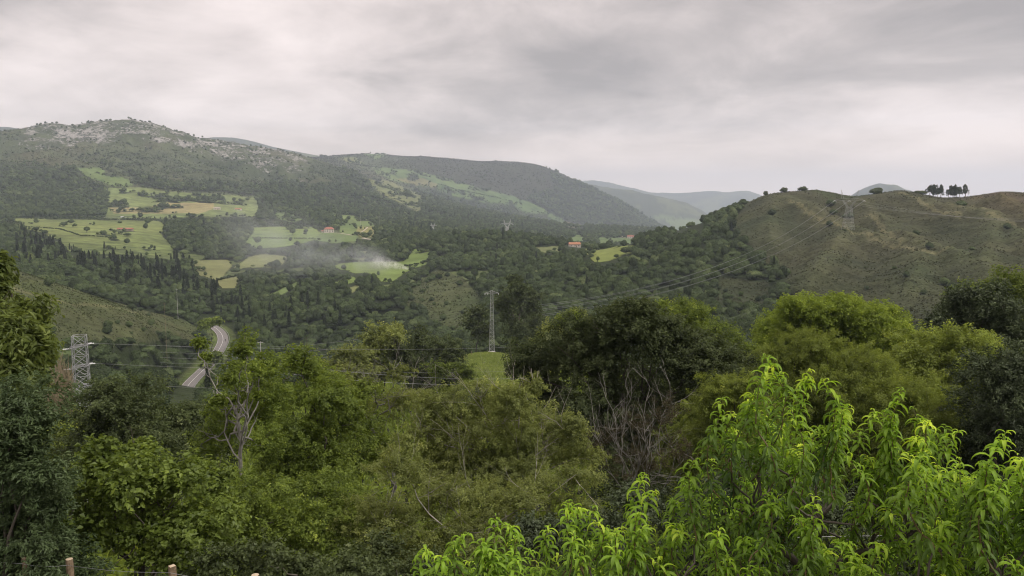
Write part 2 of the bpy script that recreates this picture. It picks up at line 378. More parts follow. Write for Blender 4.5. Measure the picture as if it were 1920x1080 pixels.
FOREST = [  # wooded parts beyond the valley floor
 [(-60,332),(60,325),(140,318),(150,335),(190,345),(200,360),(197,405),(-60,412)],
 [(190,305),(230,314),(250,335),(262,349),(312,357),(425,362),(480,368),(490,350),(420,345),(330,345),(270,330)],
 [(270,430),(300,404),(460,405),(480,440),(475,470),(330,472)],
 [(480,350),(535,340),(580,350),(640,345),(700,365),(760,388),(790,402),(793,365),(830,348),(900,378),(960,400),(1050,418),(1200,445),(1250,445),(1200,470),(900,470),(600,425),(480,410)],
 [(640,315),(690,338),(700,355),(680,352),(650,335)],
 [(765,357),(800,352),(900,380),(960,396),(940,402),(850,380)],
 [(1030,322),(1045,326),(1100,350),(1160,378),(1245,428),(1245,446),(1100,436),(1010,400),(985,380),(1000,360),(1040,360)],
]
UVn = (vnoise(GX/14,GY/14,seed=41)+3*vnoise(GX/60,GY/60,seed=45))*np.clip(1400/D2,.3,2)   # ragged field edges
fu = UU+UVn*.6; fv = VV+vnoise(GX/14+9,GY/14,seed=43)*.8
heath = np.zeros_like(GZ,bool); field = np.full(GZ.shape,-1)
for poly,d0,d1 in HEATH: heath |= inpoly(fu,fv,poly)&(D2>d0)&(D2<d1)
for k,(c,poly,d0,d1) in enumerate(FIELDS): field[inpoly(fu,fv,poly)&(D2>d0)&(D2<d1)] = k
cps = fbm(GX/48,GY/48,oct=4,seed=91); cps2 = fbm(GX/110,GY/110,oct=3,seed=92)
copse = (field>=0)&(D2>560)&((cps>.40)|((cps2>.30)&(cps>.12)))
field[copse] = -1
wood = np.zeros_like(heath)
for poly in FOREST: wood |= inpoly(fu,fv,poly)&(D2>1250)
wood |= (D2>260)&(D2<1350)&~heath
wood |= (D2>850)&(D2<1600)&(UU>1200)&(VV>440)
wood |= copse
clearing = wood&(D2>560)&(D2<1750)&(fbm(GX/62,GY/62,oct=3,seed=94)>.30)&(UU<1050)&(~copse)
wood &= (field<0)&(side<.05)&(~clearing)
nz = fbm(GX/40,GY/40,oct=5,seed=51)[...,None]; nz2 = fbm(GX/9,GY/9,oct=3,seed=53)[...,None]; nz3 = fbm(GX/230,GY/230,oct=4,seed=55)[...,None]
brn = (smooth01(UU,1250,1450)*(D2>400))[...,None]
c_heath = (np.array([.066,.080,.033])*(1-brn)+np.array([.070,.071,.035])*brn)+nz*[.026,.02,.012]+nz3*[.03,.012,.010]
gr = smooth01(nz+.5*nz3+ (right*(smooth01(spur_d,10,60)-.45)*1.0)[...,None],.0,.5); c_heath = c_heath*(1-gr)+np.array([.066,.082,.030])*gr
red = smooth01(nz3[...,0]+.6*smooth01(UU,1700,1900)*(D2<1000),.25,.75)[...,None]*smooth01(UU,1500,1700)[...,None]*(D2<1050)[...,None]
c_heath = c_heath*(1-red*.6)+np.array([.098,.064,.036])*red*.6
sp_ = (brn[...,0]*(D2<960)); c_heath = c_heath*(1+sp_*(.45*np.exp(-(spur_d/9)**2)-.28*smooth01(spur_d,22,60)))[...,None]*(1-.22*brn)  # spur crests paler, gullies darker: relief shading put into the plant colour
c_mt = np.array([.070,.088,.040])+nz3*[.035,.035,.02]+nz*[.035,.04,.018]+nz2*[.015,.018,.01]
bro = smooth01(nz3-.2*nz,.1,.5)[...,0][...,None]; c_mt = c_mt*(1-.5*bro)+np.array([.10,.09,.045])*.5*bro
mt = smooth01(D2,1300,1700)[...,None]
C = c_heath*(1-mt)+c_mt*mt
mid = (smooth01(D2,4000,4400)*(1-smooth01(D2,6500,7000))*smooth01(UU,700,820))[...,None]
C = C*(1-mid)+(np.array([.045,.05,.028])+nz*[.01,.012,.006])*mid
C[clearing] = (np.array([.095,.122,.044])*(1+.3*nz+.3*nz2))[clearing]
C[wood] = (np.array([.030,.042,.016])+nz*[.008,.01,.004])[wood]
farc = smooth01(D2,5500,6500)[...,None]
fp = smooth01(nz3+nz*.4,.1,.35)
C = C*(1-farc)+(np.array([.05,.065,.035])*(1-fp)+np.array([.11,.13,.055])*fp)*farc
for k,(c,poly,d0,d1) in enumerate(FIELDS):
    m = field==k
    c = np.array(c)*(1+.34*nz[m]+.25*nz2[m]+.25*nz3[m]) + nz3[m]*np.array([.018,.006,.0]) - (nz[m]<-.45)*np.array([.03,.03,.01])*(d1>1500)
    if k in (3,1): st = smooth01(fbm(GX[m]/60,GY[m]/12,oct=3,seed=58),.05,.5)[:,None]; c = c*(1+.22*nz2[m])*(1-.35*st)
    C[m] = c
# ridge paths on the right hill (pale tracks)
def track(C, pts, w, col, dr):
    P = np.array([hit(u,v,*dr) for u,v in pts]); s=np.linspace(0,len(P)-1,len(P)*14); P=np.stack([np.interp(s,np.arange(len(P)),P[:,k]) for k in range(3)],-1)
    m = (D2>dr[0]*.8)&(D2<dr[1]*1.1)&(UU>min(p[0] for p in pts)-30)&(UU<max(p[0] for p in pts)+30)
    x,y = GX[m],GY[m]; d = np.full(len(x),1e9)
    for p in P: d = np.minimum(d,np.hypot(x-p[0],y-p[1]))
    d = d*(1+.5*vnoise(x/5,y/5,seed=61)); k = (1-smooth01(d,w*.5,w))[:,None]*.8
    C[m] = C[m]*(1-k)+np.array(col)*k
for pts in ([(1480,376),(1520,400),(1545,417),(1570,421),(1590,430),(1625,437),(1660,457),(1700,463),(1730,466)],[(1735,468),(1755,480),(1790,496),(1822,508)],
            [(1625,405),(1650,420),(1670,437),(1690,452)],[(1690,360),(1725,378),(1750,392),(1775,400),(1800,404)],[(1800,380),(1850,400),(1900,418),(1930,435)]):
    track(C, pts, 2.6, (.15,.145,.075), (560,900))
track(C, [(20,540),(90,560),(140,572),(200,574),(260,587),(320,600)], 2.5, (.13,.13,.06),(300,600))
vg = (side>0.05); C[vg] = C[vg]*(1-side[vg][:,None])+np.array([.09,.12,.035])*side[vg][:,None]
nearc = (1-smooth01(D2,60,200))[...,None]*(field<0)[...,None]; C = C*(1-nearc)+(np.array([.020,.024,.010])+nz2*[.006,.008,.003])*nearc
C = C*(1-.14*smooth01(D2,600,2200)*(field<0))[...,None]
C = np.clip(C,.006,.6)
rough_a = np.where(field>=0, .22, 1.0)
rockw = np.clip(rocky + .22*mtn*(field<0)*(~wood)*smooth01(nz3[...,0],.1,.5),0,1)*(1-smooth01(D2,3600,3800))
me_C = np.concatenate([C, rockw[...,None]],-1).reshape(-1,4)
i = np.arange(nR-1)[:,None]*nA; j = np.arange(nA-1)[None]
F = np.stack([i+j, i+j+1, i+nA+j+1, i+nA+j],-1).reshape(-1,4)[:, ::-1]
m, b = new_mat('land')
ca = b.n('ShaderNodeAttribute', attribute_name='cover'); rg = b.n('ShaderNodeAttribute', attribute_name='rough').outputs['Fac']
geo = b.n('ShaderNodeNewGeometry').outputs['Position']
d1 = b.noise(geo,.22,5,.65); d2 = b.noise(geo,.045,5,.65); d3 = b.noise(geo,2.5,4,.6)
k = b.math('ADD', b.math('MULTIPLY',b.maprange(d1,.3,.7,-.5,.5),.55), b.math('MULTIPLY',b.maprange(d2,.3,.7,-.5,.5),.45))
k = b.math('ADD', b.math('MULTIPLY',k,rg), 1.0); k = b.math('MULTIPLY', k, b.maprange(d3,.3,.7,.8,1.2))
col = b.n('ShaderNodeVectorMath', operation='SCALE', i={0:ca.outputs['Color'],'Scale':k}).outputs[0]
rn = b.noise(geo,.016,6,.72); rn2 = b.noise(geo,.10,4,.6)
th = b.maprange(ca.outputs['Alpha'],0,1,.74,.485)
rm = b.math('MULTIPLY', b.math('SUBTRACT', b.math('ADD',b.math('MULTIPLY',rn,.6),b.math('MULTIPLY',rn2,.4)), th), 14., clamp=True)
rcol = b.ramp(b.noise(geo,.16,5,.7), [(.3,(.20,.195,.18)),(.7,(.40,.385,.36))])
col = b.mix(rm, col, rcol)
bh = b.math('ADD', b.math('MULTIPLY',d1,2.6), b.math('MULTIPLY',d2,3.0)); bh = b.math('ADD', b.math('MULTIPLY',bh,rg), b.math('MULTIPLY',rm,2.5))
bp = b.n('ShaderNodeBump', i={'Strength':.9,'Distance':1.6,'Height':bh}).outputs[0]
p = b.n('ShaderNodeBsdfPrincipled', i={'Base Color':col,'Roughness':.95,'Specular IOR Level':.1,'Normal':bp})
b.n('ShaderNodeOutputMaterial', i={0:p.outputs[0]})
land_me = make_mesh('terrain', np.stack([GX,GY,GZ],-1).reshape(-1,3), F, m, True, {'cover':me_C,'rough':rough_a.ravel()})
obj('terrain', land_me, kind='structure', label='valley floor, fields and heather hillsides running back to blue mountains')
# visibility of ground from the viewpoint (to leave out what nothing shows)
hor = np.maximum.accumulate(GZ/D2,axis=0)
hidden_by = (hor - GZ/D2)*D2
# ================================================================== trees of the valley
def ico(n):
    t=(1+5**.5)/2
    V=[(-1,t,0),(1,t,0),(-1,-t,0),(1,-t,0),(0,-1,t),(0,1,t),(0,-1,-t),(0,1,-t),(t,0,-1),(t,0,1),(-t,0,-1),(-t,0,1)]
    F=[(0,11,5),(0,5,1),(0,1,7),(0,7,10),(0,10,11),(1,5,9),(5,11,4),(11,10,2),(10,7,6),(7,1,8),(3,9,4),(3,4,2),(3,2,6),(3,6,8),(3,8,9),(4,9,5),(2,4,11),(6,2,10),(8,6,7),(9,8,1)]
    V=[np.array(v)/np.linalg.norm(v) for v in V]
    for _ in range(n):
        c={}; G_=[]
        def mid(a,b):
            k=(min(a,b),max(a,b))
            if k not in c: q=V[a]+V[b]; V.append(q/np.linalg.norm(q)); c[k]=len(V)-1
            return c[k]
        for a,b_,d in F:
            x,y,z=mid(a,b_),mid(b_,d),mid(d,a); G_+= [(a,x,z),(b_,y,x),(d,z,y),(x,y,z)]
        F=G_
    return np.array(V),np.array(F)
ICO = [ico(k) for k in range(4)]
def leafcards(P, N, Dr, L, W, fold=.25):
    """kite-shaped leaves: centre P, normal N, pointing along Dr"""
    Sd = np.cross(N,Dr); Sd /= np.linalg.norm(Sd,axis=1)[:,None]+1e-9
    L = np.asarray(L)[...,None] if np.ndim(L) else L; W = np.asarray(W)[...,None] if np.ndim(W) else W
    a = P-Dr*L*.5; c = P+Dr*L*.5 - N*L*fold*.5; m_ = P-Dr*L*.05 + N*L*fold*.25
    l = m_+Sd*W*.5; r = m_-Sd*W*.5
    return np.stack([a,r,c,l],1).reshape(-1,3), np.arange(len(P)*4).reshape(-1,4)
def unit(a): return a/(np.linalg.norm(a,axis=-1,keepdims=True)+1e-9)
def crown(kind, ncard, lv, r=1.0, rs=None, card=.16):
    """unit crown (radius 1, centre at 0): union of lobes carrying leaf cards over a closed inner mass"""
    rs = rs or rng; V,F = ICO[lv]
    if kind=='conifer':
        n=ncard; h=rs.random(n)**.8; th=rs.random(n)*2*math.pi; tier=.75+.25*np.cos(h*9*2*math.pi)
        rr=(1-h)*.42*tier+.03; P=np.stack([np.cos(th)*rr,np.sin(th)*rr,h*2.1-.9],1)
        out=np.stack([np.cos(th),np.sin(th),-.35*np.ones(n)],1); N=unit(np.stack([np.cos(th)*.4,np.sin(th)*.4,np.ones(n)],1)+rs.normal(size=(n,3))*.3)
        cv,cf=leafcards(P,N,unit(out),card*1.6,card*.8); 
        z=V[:,2]; K=np.stack([V[:,0]*.36*(1-(z+1)/2)+0,V[:,1]*.36*(1-(z+1)/2),z*.95],1)
        return K,F,cv,cf,np.repeat(rs.random(n),4)
    nb_ = {'round':15,'wide':18,'tall':16,'bush':12,'airy':9}[kind]
    dirs = unit(rs.normal(size=(nb_,3))); dirs[:,2]=np.abs(dirs[:,2])*.9-.25; 
    c = dirs*rs.uniform(.4,.68,nb_)[:,None]; s = rs.uniform(.26,.46,nb_)
    c = np.vstack([c,[[0,0,0]]]); s = np.append(s,.62)
    if kind=='airy': s*=.72; c*=1.15
    sx,sz = {'round':(1,.92),'wide':(1.15,.72),'tall':(.8,1.12),'bush':(1.0,.80),'airy':(.8,1.25)}[kind]
    def rad(d):
        b_=d@c.T; disc=b_**2-(c**2).sum(1)+s**2; t=np.where(disc>0,b_+np.sqrt(np.maximum(disc,0)),0); return t.max(1)
    rr = rad(V)*(1+.10*vnoise(V[:,0]*5,V[:,1]*5,V[:,2]*5,seed=int(rs.integers(999))))
    K = V*rr[:,None]*(.55 if kind=='airy' else .90)
    d = unit(rs.normal(size=(ncard,3))); d[:,2]=np.where(d[:,2]<-.5,-d[:,2],d[:,2]); r_=rad(d)*rs.uniform(.84,1.08,ncard)
    P = d*r_[:,None]; N = unit(d+rs.normal(size=d.shape)*.55+[0,0,.25]); Dr = unit(np.cross(N,rs.normal(size=d.shape)))
    cv,cf = leafcards(P,N,Dr,card*rs.uniform(.7,1.4,ncard),card*rs.uniform(.5,1.0,ncard))
    q=np.array([sx,sx,sz]); tt = .5+.5*vnoise(P[:,0]*2.5,P[:,1]*2.5,P[:,2]*2.5,seed=5)
    return K*q,F,cv*q,cf,np.repeat(np.clip(tt*.7+rs.random(ncard)*.3,0,1),4)
wood_mat = leaf_mat('woodland_leaves',(.015,.024,.010),(.062,.088,.032),(.13,.16,.062),sc_=.03,trans=.12,gloss=.015,rnd=.3)
con_mat = leaf_mat('conifer_needles',(.014,.022,.012),(.036,.050,.022),None,sc_=.03,trans=.05,gloss=.015,rnd=.25)
bark = plain_mat('bark',(.045,.038,.030),(.11,.10,.085),6.,.9,bump=.4)
# --- where trees stand
cell = np.zeros_like(GZ); cell[:-1,:-1] = (RAD[1:]-RAD[:-1])[:,None]*(AZ[1:]-AZ[:-1])[None]*RAD[:-1][:,None]
infov = (np.abs(AZ)<math.radians(38))[None]&(hidden_by<14)&(D2<5200)
dens = np.zeros_like(GZ)
rt = np.clip(3.2+D2*.00145,3.6,10.5)
base = 1/(rt**2*2.3)
dens[wood] = base[wood]
hmask = heath&(D2<1100); dens[hmask] = (base*.035)[hmask]
clump = smooth01(fbm(GX/60,GY/60,oct=3,seed=71),.08,.3)
hs = (D2<700)&heath&(UU<420); dens[hs] = (base*(.03+.5*clump*smooth01(VV,570,640)))[hs]
hs = heath&(UU>720)&(UU<920); dens[hs]=(base*(.05+.5*clump))[hs]
rt2 = (D2<1100)&heath&(UU>1320); dens[rt2]=(base*.012+base*.35*clump*(VV>520))[rt2]
dens[(D2>600)&(D2<1100)&heath&(UU>1300)&(VV<np.interp(UU,cz_u,cz_v)+14)] = 0
mh = (D2>1350)&(D2<3600)&~wood&(field<0)&(UU<1000); dens[mh]=(base*(.06+.55*clump*smooth01(VV,270,330)))[mh]
mh = (D2>3900)&(D2<5200)&~wood&(field<0); dens[mh]=(base*.10*smooth01(VV,300,330))[mh]
dens[clearing]=(base*.10)[clearing]
fm = (field>=0)&(D2>600); dens[fm]=(base*.004)[fm]
# hedges along field edges
ed = np.zeros_like(heath); fd = field>=0
ed[1:-1,1:-1] = fd[1:-1,1:-1] & ~(fd[2:,1:-1]&fd[:-2,1:-1]&fd[1:-1,2:]&fd[1:-1,:-2]); dens[ed]=np.maximum(dens[ed],(base*.6)[ed])
dens[(side>.0)|(D2<255)] = 0
exp_n = dens*cell*infov
N_ = rng.poisson(exp_n); ii = np.repeat(np.arange(N_.size),N_.ravel()); ri,ai = np.divmod(ii,nA)
ok=(ri<nR-1)&(ai<nA-1); ri,ai=ri[ok],ai[ok]
fr,fa = rng.random(len(ri)),rng.random(len(ri))
rr_ = RAD[ri]*(1-fr)+RAD[ri+1]*fr; aa_ = AZ[ai]*(1-fa)+AZ[ai+1]*fa
tx,ty = rr_*np.sin(aa_),rr_*np.cos(aa_); tz = ground(tx,ty); tD = rr_
tr = rt[ri,ai]*rng.uniform(.62,1.3,len(ri)); tu,tv = pix(np.stack([tx,ty,tz],1))
isheath = heath[ri,ai]; tr[isheath&(tD<700)] *= rng.uniform(.4,.8,len(ri))[isheath&(tD<700)]
tr[(~wood[ri,ai])&(field[ri,ai]<0)&(tD>1350)] *= .62
tr[ed[ri,ai]] *= .5; tr[copse[ri,ai]] *= rng.uniform(.45,1.,len(ri))[copse[ri,ai]]
# keep farmsteads, pylons, the road and the sight line to it open
KEEP = [(hit(617,436,900,1900),26),(hit(235,432,900,2000),30),(hit(407,393,1200,2600),26),(hit(447,394,1200,2600),22),(hit(1077,463,700,1400),17),(hit(1182,447,1200,3000),28),(hit(950,441,800,1300),10),(hit(720,428,900,2000),14)]
keep = np.ones(len(tx),bool)
for p_,q_ in KEEP: keep &= np.hypot(tx-p_[0],ty-p_[1])>q_+tr
for p in RP[::4]: keep &= (np.hypot(tx-p[0],ty-p[1])>5+tr*.9)
tu_t,tv_t = pix(np.stack([tx,ty,tz+tr*1.9],1))
rpu,rpv = pix(RP); 
for q_,w_ in zip(range(0,len(RP),3),[0]*999):
    if rpv[q_]>760 or 664<rpv[q_]<690: continue
    keep &= ~((np.hypot(tx,ty)<np.hypot(RP[q_,0],RP[q_,1]))&(np.abs(tu-rpu[q_])<9+tr*FPX/tD*.8)&(tv_t<rpv[q_]+2)&(tv>rpv[q_]-2))
# fields kept in sight: nothing tall right in front of them
onf = field[ri,ai]>=0; blk = np.zeros(len(tx),bool)
for q_ in (.35,1.0):
    pu,pv_ = pix(np.stack([tx,ty,tz+tr*1.9*q_],1))
    for k_,(c_,poly,d0,d1) in enumerate(FIELDS[:-2]):
        blk |= inpoly(pu,pv_,poly)&(tD<d1)&(field[ri,ai]!=k_)
keep &= ~(blk&~onf&~copse[ri,ai]&(rng.random(len(tx))<.96)&(tD>300))
# buildings kept in sight
for (bu,bv,bD) in ((617,436,1300),(235,432,1100),(407,393,1700),(447,394,1700),(1077,462,1040),(1182,447,2000)):
    keep &= ~((tD<bD)&(tD>bD*.55)&(np.abs(tu-bu)<16+tr*FPX/tD*.8)&(tv_t<bv+1)&(tv>bv-6))
con = (inpoly(tu,tv,[(120,470),(200,455),(330,480),(440,530),(470,600),(400,600),(330,560),(200,530),(120,505)])|inpoly(tu,tv,[(30,440),(125,445),(130,500),(30,500)])) & (rng.random(len(tx))<.30)
con |= (rng.random(len(tx))<.05)&inpoly(tu,tv,[(430,560),(640,540),(640,650),(430,660)])
con |= (rng.random(len(tx))<.004)
con &= ~isheath
tx,ty,tz,tD,tr,tu,tv,con,isheath = [a[keep] for a in (tx,ty,tz,tD,tr,tu,tv,con,isheath)]
print('valley trees', len(tx))
size_px = tr*FPX/tD
KN = ['round','wide','tall','bush','airy']
def variants(ncard, lv, nper, card):
    out=[]
    for kd in ('round','round','wide','tall','round','wide','bush'):
        for _ in range(nper): out.append((kd,crown(kd,ncard,lv,card=card)))
    return out, [('conifer',crown('conifer',ncard,min(lv,1),card=card)) for _ in range(3)]
hid = np.interp(np.arctan2(tx,ty),AZ,np.arange(nA)).astype(int), np.interp(np.log(tD),LRAD,np.arange(nR)).astype(int)
vis = (hidden_by[hid[1],hid[0]]<3)&(np.abs(tu-960)<950)&(tv<760)
order = np.argsort(-size_px*vis*(tD>255)); NIND = 255
ind = np.zeros(len(tx),bool); ind[order[:NIND]] = True
# individuals: nearest visible ones, full crown + trunk
pb, pc = variants(1500,3,1,.15)
def proto_mesh(kd,cr,name):
    K,Fk,cvv,cff,tn = cr; g=Geo(); g.add(K,Fk,.35); g.add(cvv,cff,tn); return g
def trunk_mesh():
    g=Geo(); g.tube([(0,0,-2.6),(.03,0,-1.6),(-.02,.03,-.7),(0,0,.1)],[.085,.065,.05,.03],6); return g.mesh('trunk',bark)
TRK = trunk_mesh()
PM = [(kd,proto_mesh(kd,cr,kd).mesh('crown',wood_mat)) for kd,cr in pb]; PC=[proto_mesh(kd,cr,kd).mesh('crown',con_mat) for kd,cr in pc]
def zone(u,v,D,cn,h):
    if cn: return ('conifer','dark pointed conifer in the plantation above the road bend','conifers of the valley plantation') if u<430 else ('conifer','dark pointed conifer among broadleaf trees on the valley floor','scattered conifers on the valley floor')
    if h: return ('shrub','low rounded shrub on the bracken hillside','shrubs on the bracken slopes')
    if u<430: return ('broadleaf_tree','rounded green tree beside the winding grey road','trees beside the winding road')
    if u<900: return ('broadleaf_tree','rounded dark tree in the valley wood below the smoking field','trees below the smoking field')
    if u<1480: return ('broadleaf_tree','rounded dark tree on the wooded slope under the power lines','trees under the power lines')
    return ('broadleaf_tree','rounded tree at the foot of the bare brown hill','trees at the foot of the brown hill')
for k in np.where(ind)[0]:
    nm,lab,grp = zone(tu[k],tv[k],tD[k],con[k],isheath[k])
    q = int(rng.integers(len(PC))) if con[k] else (int(rng.integers(len(PM))) if not isheath[k] else len(PM)-1)
    kd = 'conifer' if con[k] else PM[q][0]
    r_ = tr[k]; up = {'conifer':1.25,'tall':1.15,'round':.88,'wide':.72,'bush':.5}[kd]
    s_ = r_*(1.15 if kd=='conifer' else 1)*rng.uniform(.95,1.05)
    e = empty(nm,(tx[k],ty[k],tz[k]),lab,'tree' if nm!='shrub' else 'shrub',grp)
    c_ = obj('crown',PC[q] if con[k] else PM[q][1],e); c_.location=(0,0,s_*up); c_.scale=(s_,s_,s_*rng.uniform(.9,1.15)); c_.rotation_euler=(0,0,rng.random()*6.28)
    if nm!='shrub':
        t_ = obj('trunk',TRK,e); t_.location=(0,0,s_*up); t_.scale=(s_,s_,s_*.75 if kd!='conifer' else s_*.6)
# the rest of the wood: one mass
lods = [(0,700,420,2,.17),(700,1250,230,2,.20),(1250,2600,110,1,.26),(2600,9000,48,1,.36)]
Vs,F3s,F4s,Ts,nv = [],[],[],[],0
Vc,F3c,F4c,Tc,nc = [],[],[],[],0
for d0,d1,nc_,lv,cd in lods:
    vb,vc = variants(nc_,lv,2 if nc_<300 else 1,cd)
    sel = np.where((tD>=d0)&(tD<d1)&~ind)[0]
    for isc in (False,True):
        pool = vc if isc else vb
        ss = sel[con[sel]==isc]
        which = rng.integers(len(pool),size=len(ss))
        if not isc: which = np.where(isheath[ss],len(pool)-1,which)
        for w_ in range(len(pool)):
            s = ss[which==w_]
            if not len(s): continue
            kd,(K,Fk,cvv,cff,tn) = pool[w_]
            up = {'conifer':1.25,'tall':1.2,'round':.85,'wide':.7,'bush':.55}[kd]
            B = np.vstack([K,cvv]); tB = np.concatenate([np.full(len(K),.35),tn])
            th = rng.random(len(s))*6.283; r_ = tr[s]*(1.15 if isc else 1); zs = r_*rng.uniform(.9,1.25,len(s))
            X = (B[None,:,0]*np.cos(th)[:,None]-B[None,:,1]*np.sin(th)[:,None])*r_[:,None]+tx[s][:,None]
            Y = (B[None,:,0]*np.sin(th)[:,None]+B[None,:,1]*np.cos(th)[:,None])*r_[:,None]+ty[s][:,None]
            Z = B[None,:,2]*zs[:,None]+(tz[s]+r_*up)[:,None]
            n0 = (np.arange(len(s))*len(B))[:,None,None]
            tone = np.clip(tB[None]*.55 + rng.uniform(-.25,.75,len(s))[:,None],0,1)
            base_n = nc if isc else nv
            f3=(Fk[None]+n0+base_n).reshape(-1,3); f4=((cff+len(K))[None]+n0+base_n).reshape(-1,4)
            Vv=np.stack([X,Y,Z],-1).reshape(-1,3)
            if isc: Vc.append(Vv);F3c.append(f3);F4c.append(f4);Tc.append(tone.ravel());nc+=len(Vv)
            else: Vs.append(Vv);F3s.append(f3);F4s.append(f4);Ts.append(tone.ravel());nv+=len(Vv)
obj('woodland',make_mesh('woodland',np.concatenate(Vs),[np.concatenate(F3s),np.concatenate(F4s)],wood_mat,False,{'tone':np.concatenate(Ts)}),kind='stuff',label='broadleaf woods, hedges and scrub covering the far valley sides')
obj('conifer_wood',make_mesh('conifer_wood',np.concatenate(Vc),[np.concatenate(F3c),np.concatenate(F4c)],con_mat,False,{'tone':np.concatenate(Tc)}),kind='stuff',label='dark conifers standing among the far woods')
print('verts',nv,nc)
# ================================================================== foreground trees
def mk(name, *a, **k): return leaf_mat(name,*a,**{'rnd':.12,'gain':1.35,**k})
M_DARK = mk('dark_oak_leaves',(.018,.026,.010),(.055,.072,.026),(.13,.15,.07),sc_=.25,gloss=.018,trans=.3,gain=1.55)
M_BLUE = mk('blue_green_leaves',(.020,.032,.014),(.055,.078,.032),(.11,.135,.06),sc_=.5,gloss=.018,trans=.2,gain=1.7)
M_MID = mk('green_leaves',(.030,.046,.010),(.115,.155,.026),(.23,.27,.045),sc_=.45,gloss=.018,trans=.4,gain=1.6)
M_HAZ = mk('hazel_leaves',(.034,.052,.012),(.115,.155,.028),(.23,.28,.055),sc_=.5,gloss=.018,trans=.4,gain=1.4)
M_YEL = mk('yellow_green_leaves',(.040,.052,.012),(.128,.162,.030),(.25,.28,.055),sc_=.3,gloss=.02,trans=.4,gain=1.7)
M_FINE= mk('hawthorn_leaves',(.042,.053,.016),(.140,.165,.046),(.27,.29,.09),sc_=.4,gloss=.02,trans=.4,gain=1.7)
M_DOME= mk('willow_leaves',(.042,.062,.010),(.132,.175,.022),(.23,.265,.04),sc_=.3,gloss=.02,trans=.4,gain=1.6)
M_CHES= mk('chestnut_leaves',(.030,.042,.012),(.10,.13,.032),(.21,.24,.08),sc_=.6,gloss=.018,trans=.4,gain=1.5)
M_GLOS= mk('glossy_leaves',(.014,.022,.010),(.045,.062,.025),(.11,.14,.06),sc_=.4,gloss=.035,trans=.15)
M_BROWN=mk('withered_leaves',(.030,.027,.015),(.062,.055,.03),(.10,.09,.045),sc_=.5,gloss=.01,trans=.2)
twig = plain_mat('twig_bark',(.20,.185,.155),(.44,.41,.36),5.,.9,bump=.3)
twig_mid = plain_mat('ash_bark',(.12,.115,.095),(.29,.28,.245),5.,.9,bump=.3)
twig_dark = plain_mat('dark_bark',(.045,.037,.028),(.11,.095,.075),5.,.9,bump=.3)
def foliage(clumps, leaf, wid, cover, seed, cl=1., up=.75, out=.35, inner=.3, flat=.12, fringe=.2, nmax=70000, droop=0., lobes=7, layer=.6, D=20.):
    """clumps: (centre, radii). Each breaks into lobes; each lobe carries flat leafy sprays with gaps between them."""
    r = np.random.default_rng(seed); Vs_,Fs_,Ts_,n0=[],[],[],0
    la=leaf*wid*.55
    for (c,rad) in clumps:
        c=np.array(c); rad=np.array(rad)
        nl=lobes; ld=unit(r.normal(size=(nl,3))+[0,0,.25]); lc=c+ld*rad*r.uniform(.35,.88,nl)[:,None]; lr=rad[None]*r.uniform(.32,.58,nl)[:,None]
        for k in range(nl):
            rm=lr[k].mean(); A=4*math.pi*rm*rm; sl=min(max(cl*.017*D,leaf*2.2),rm*1.1); sw=sl*.42; per=max(7,int(sl*sw*1.1/la)); ns=int(min(nmax/nl/per, cover*.85*A/(sl*sw)))+3
            d_=unit(r.normal(size=(ns,3))+[0,0,.15]); rr=np.where(r.random(ns)<inner,r.uniform(.2,.75,ns),r.uniform(.8,1.05,ns)+np.abs(r.normal(size=ns))*fringe)
            p0=lc[k]+d_*lr[k]*rr[:,None]
            ax=unit(d_*[1,1,.35]+r.normal(size=(ns,3))*.35+[0,0,.12]); tw=np.repeat(np.arange(ns),per); m=len(tw)
            s=r.random(m); lat=unit(np.cross(ax,[0,0,1.])+1e-6)
            P=p0[tw]+ax[tw]*((s-.3)*sl)[:,None]+lat[tw]*(r.normal(size=m)*sw*.45*(1.1-.6*s))[:,None]
            P[:,2]+=r.normal(size=m)*sl*flat-(.22+droop)*sl*s*s
            N=unit(d_[tw]*out+np.array([0,0,up])+r.normal(size=(m,3))*.40)
            Dr=ax[tw]*.8+lat[tw]*r.normal(size=m)[:,None]*.8+[0,0,-.2-droop]; Dr=unit(Dr-N*(Dr*N).sum(1)[:,None])
            L=leaf*r.uniform(.55,1.3,m); V,F=leafcards(P,N,Dr,L,L*wid/leaf*r.uniform(.8,1.15,m),fold=.35)
            T=np.clip(np.repeat(r.beta(1.3,1.7,ns)*.75,per)+r.normal(size=m)*.10+.28*s*(rr[tw]>.8),0,1)
            Vs_.append(V);Fs_.append(F+n0);Ts_.append(np.repeat(T,4));n0+=len(V)
    return np.concatenate(Vs_),np.concatenate(Fs_),np.concatenate(Ts_)
def wig(a,b,n,amp,r):
    a=np.array(a,float);b=np.array(b,float);t=np.linspace(0,1,n)[:,None];L=np.linalg.norm(b-a)
    o=np.cumsum(r.normal(size=(n,3)),0)*amp*L/n; o-=o[:1]+(o[-1:]-o[:1])*t
    return a+(b-a)*t+o
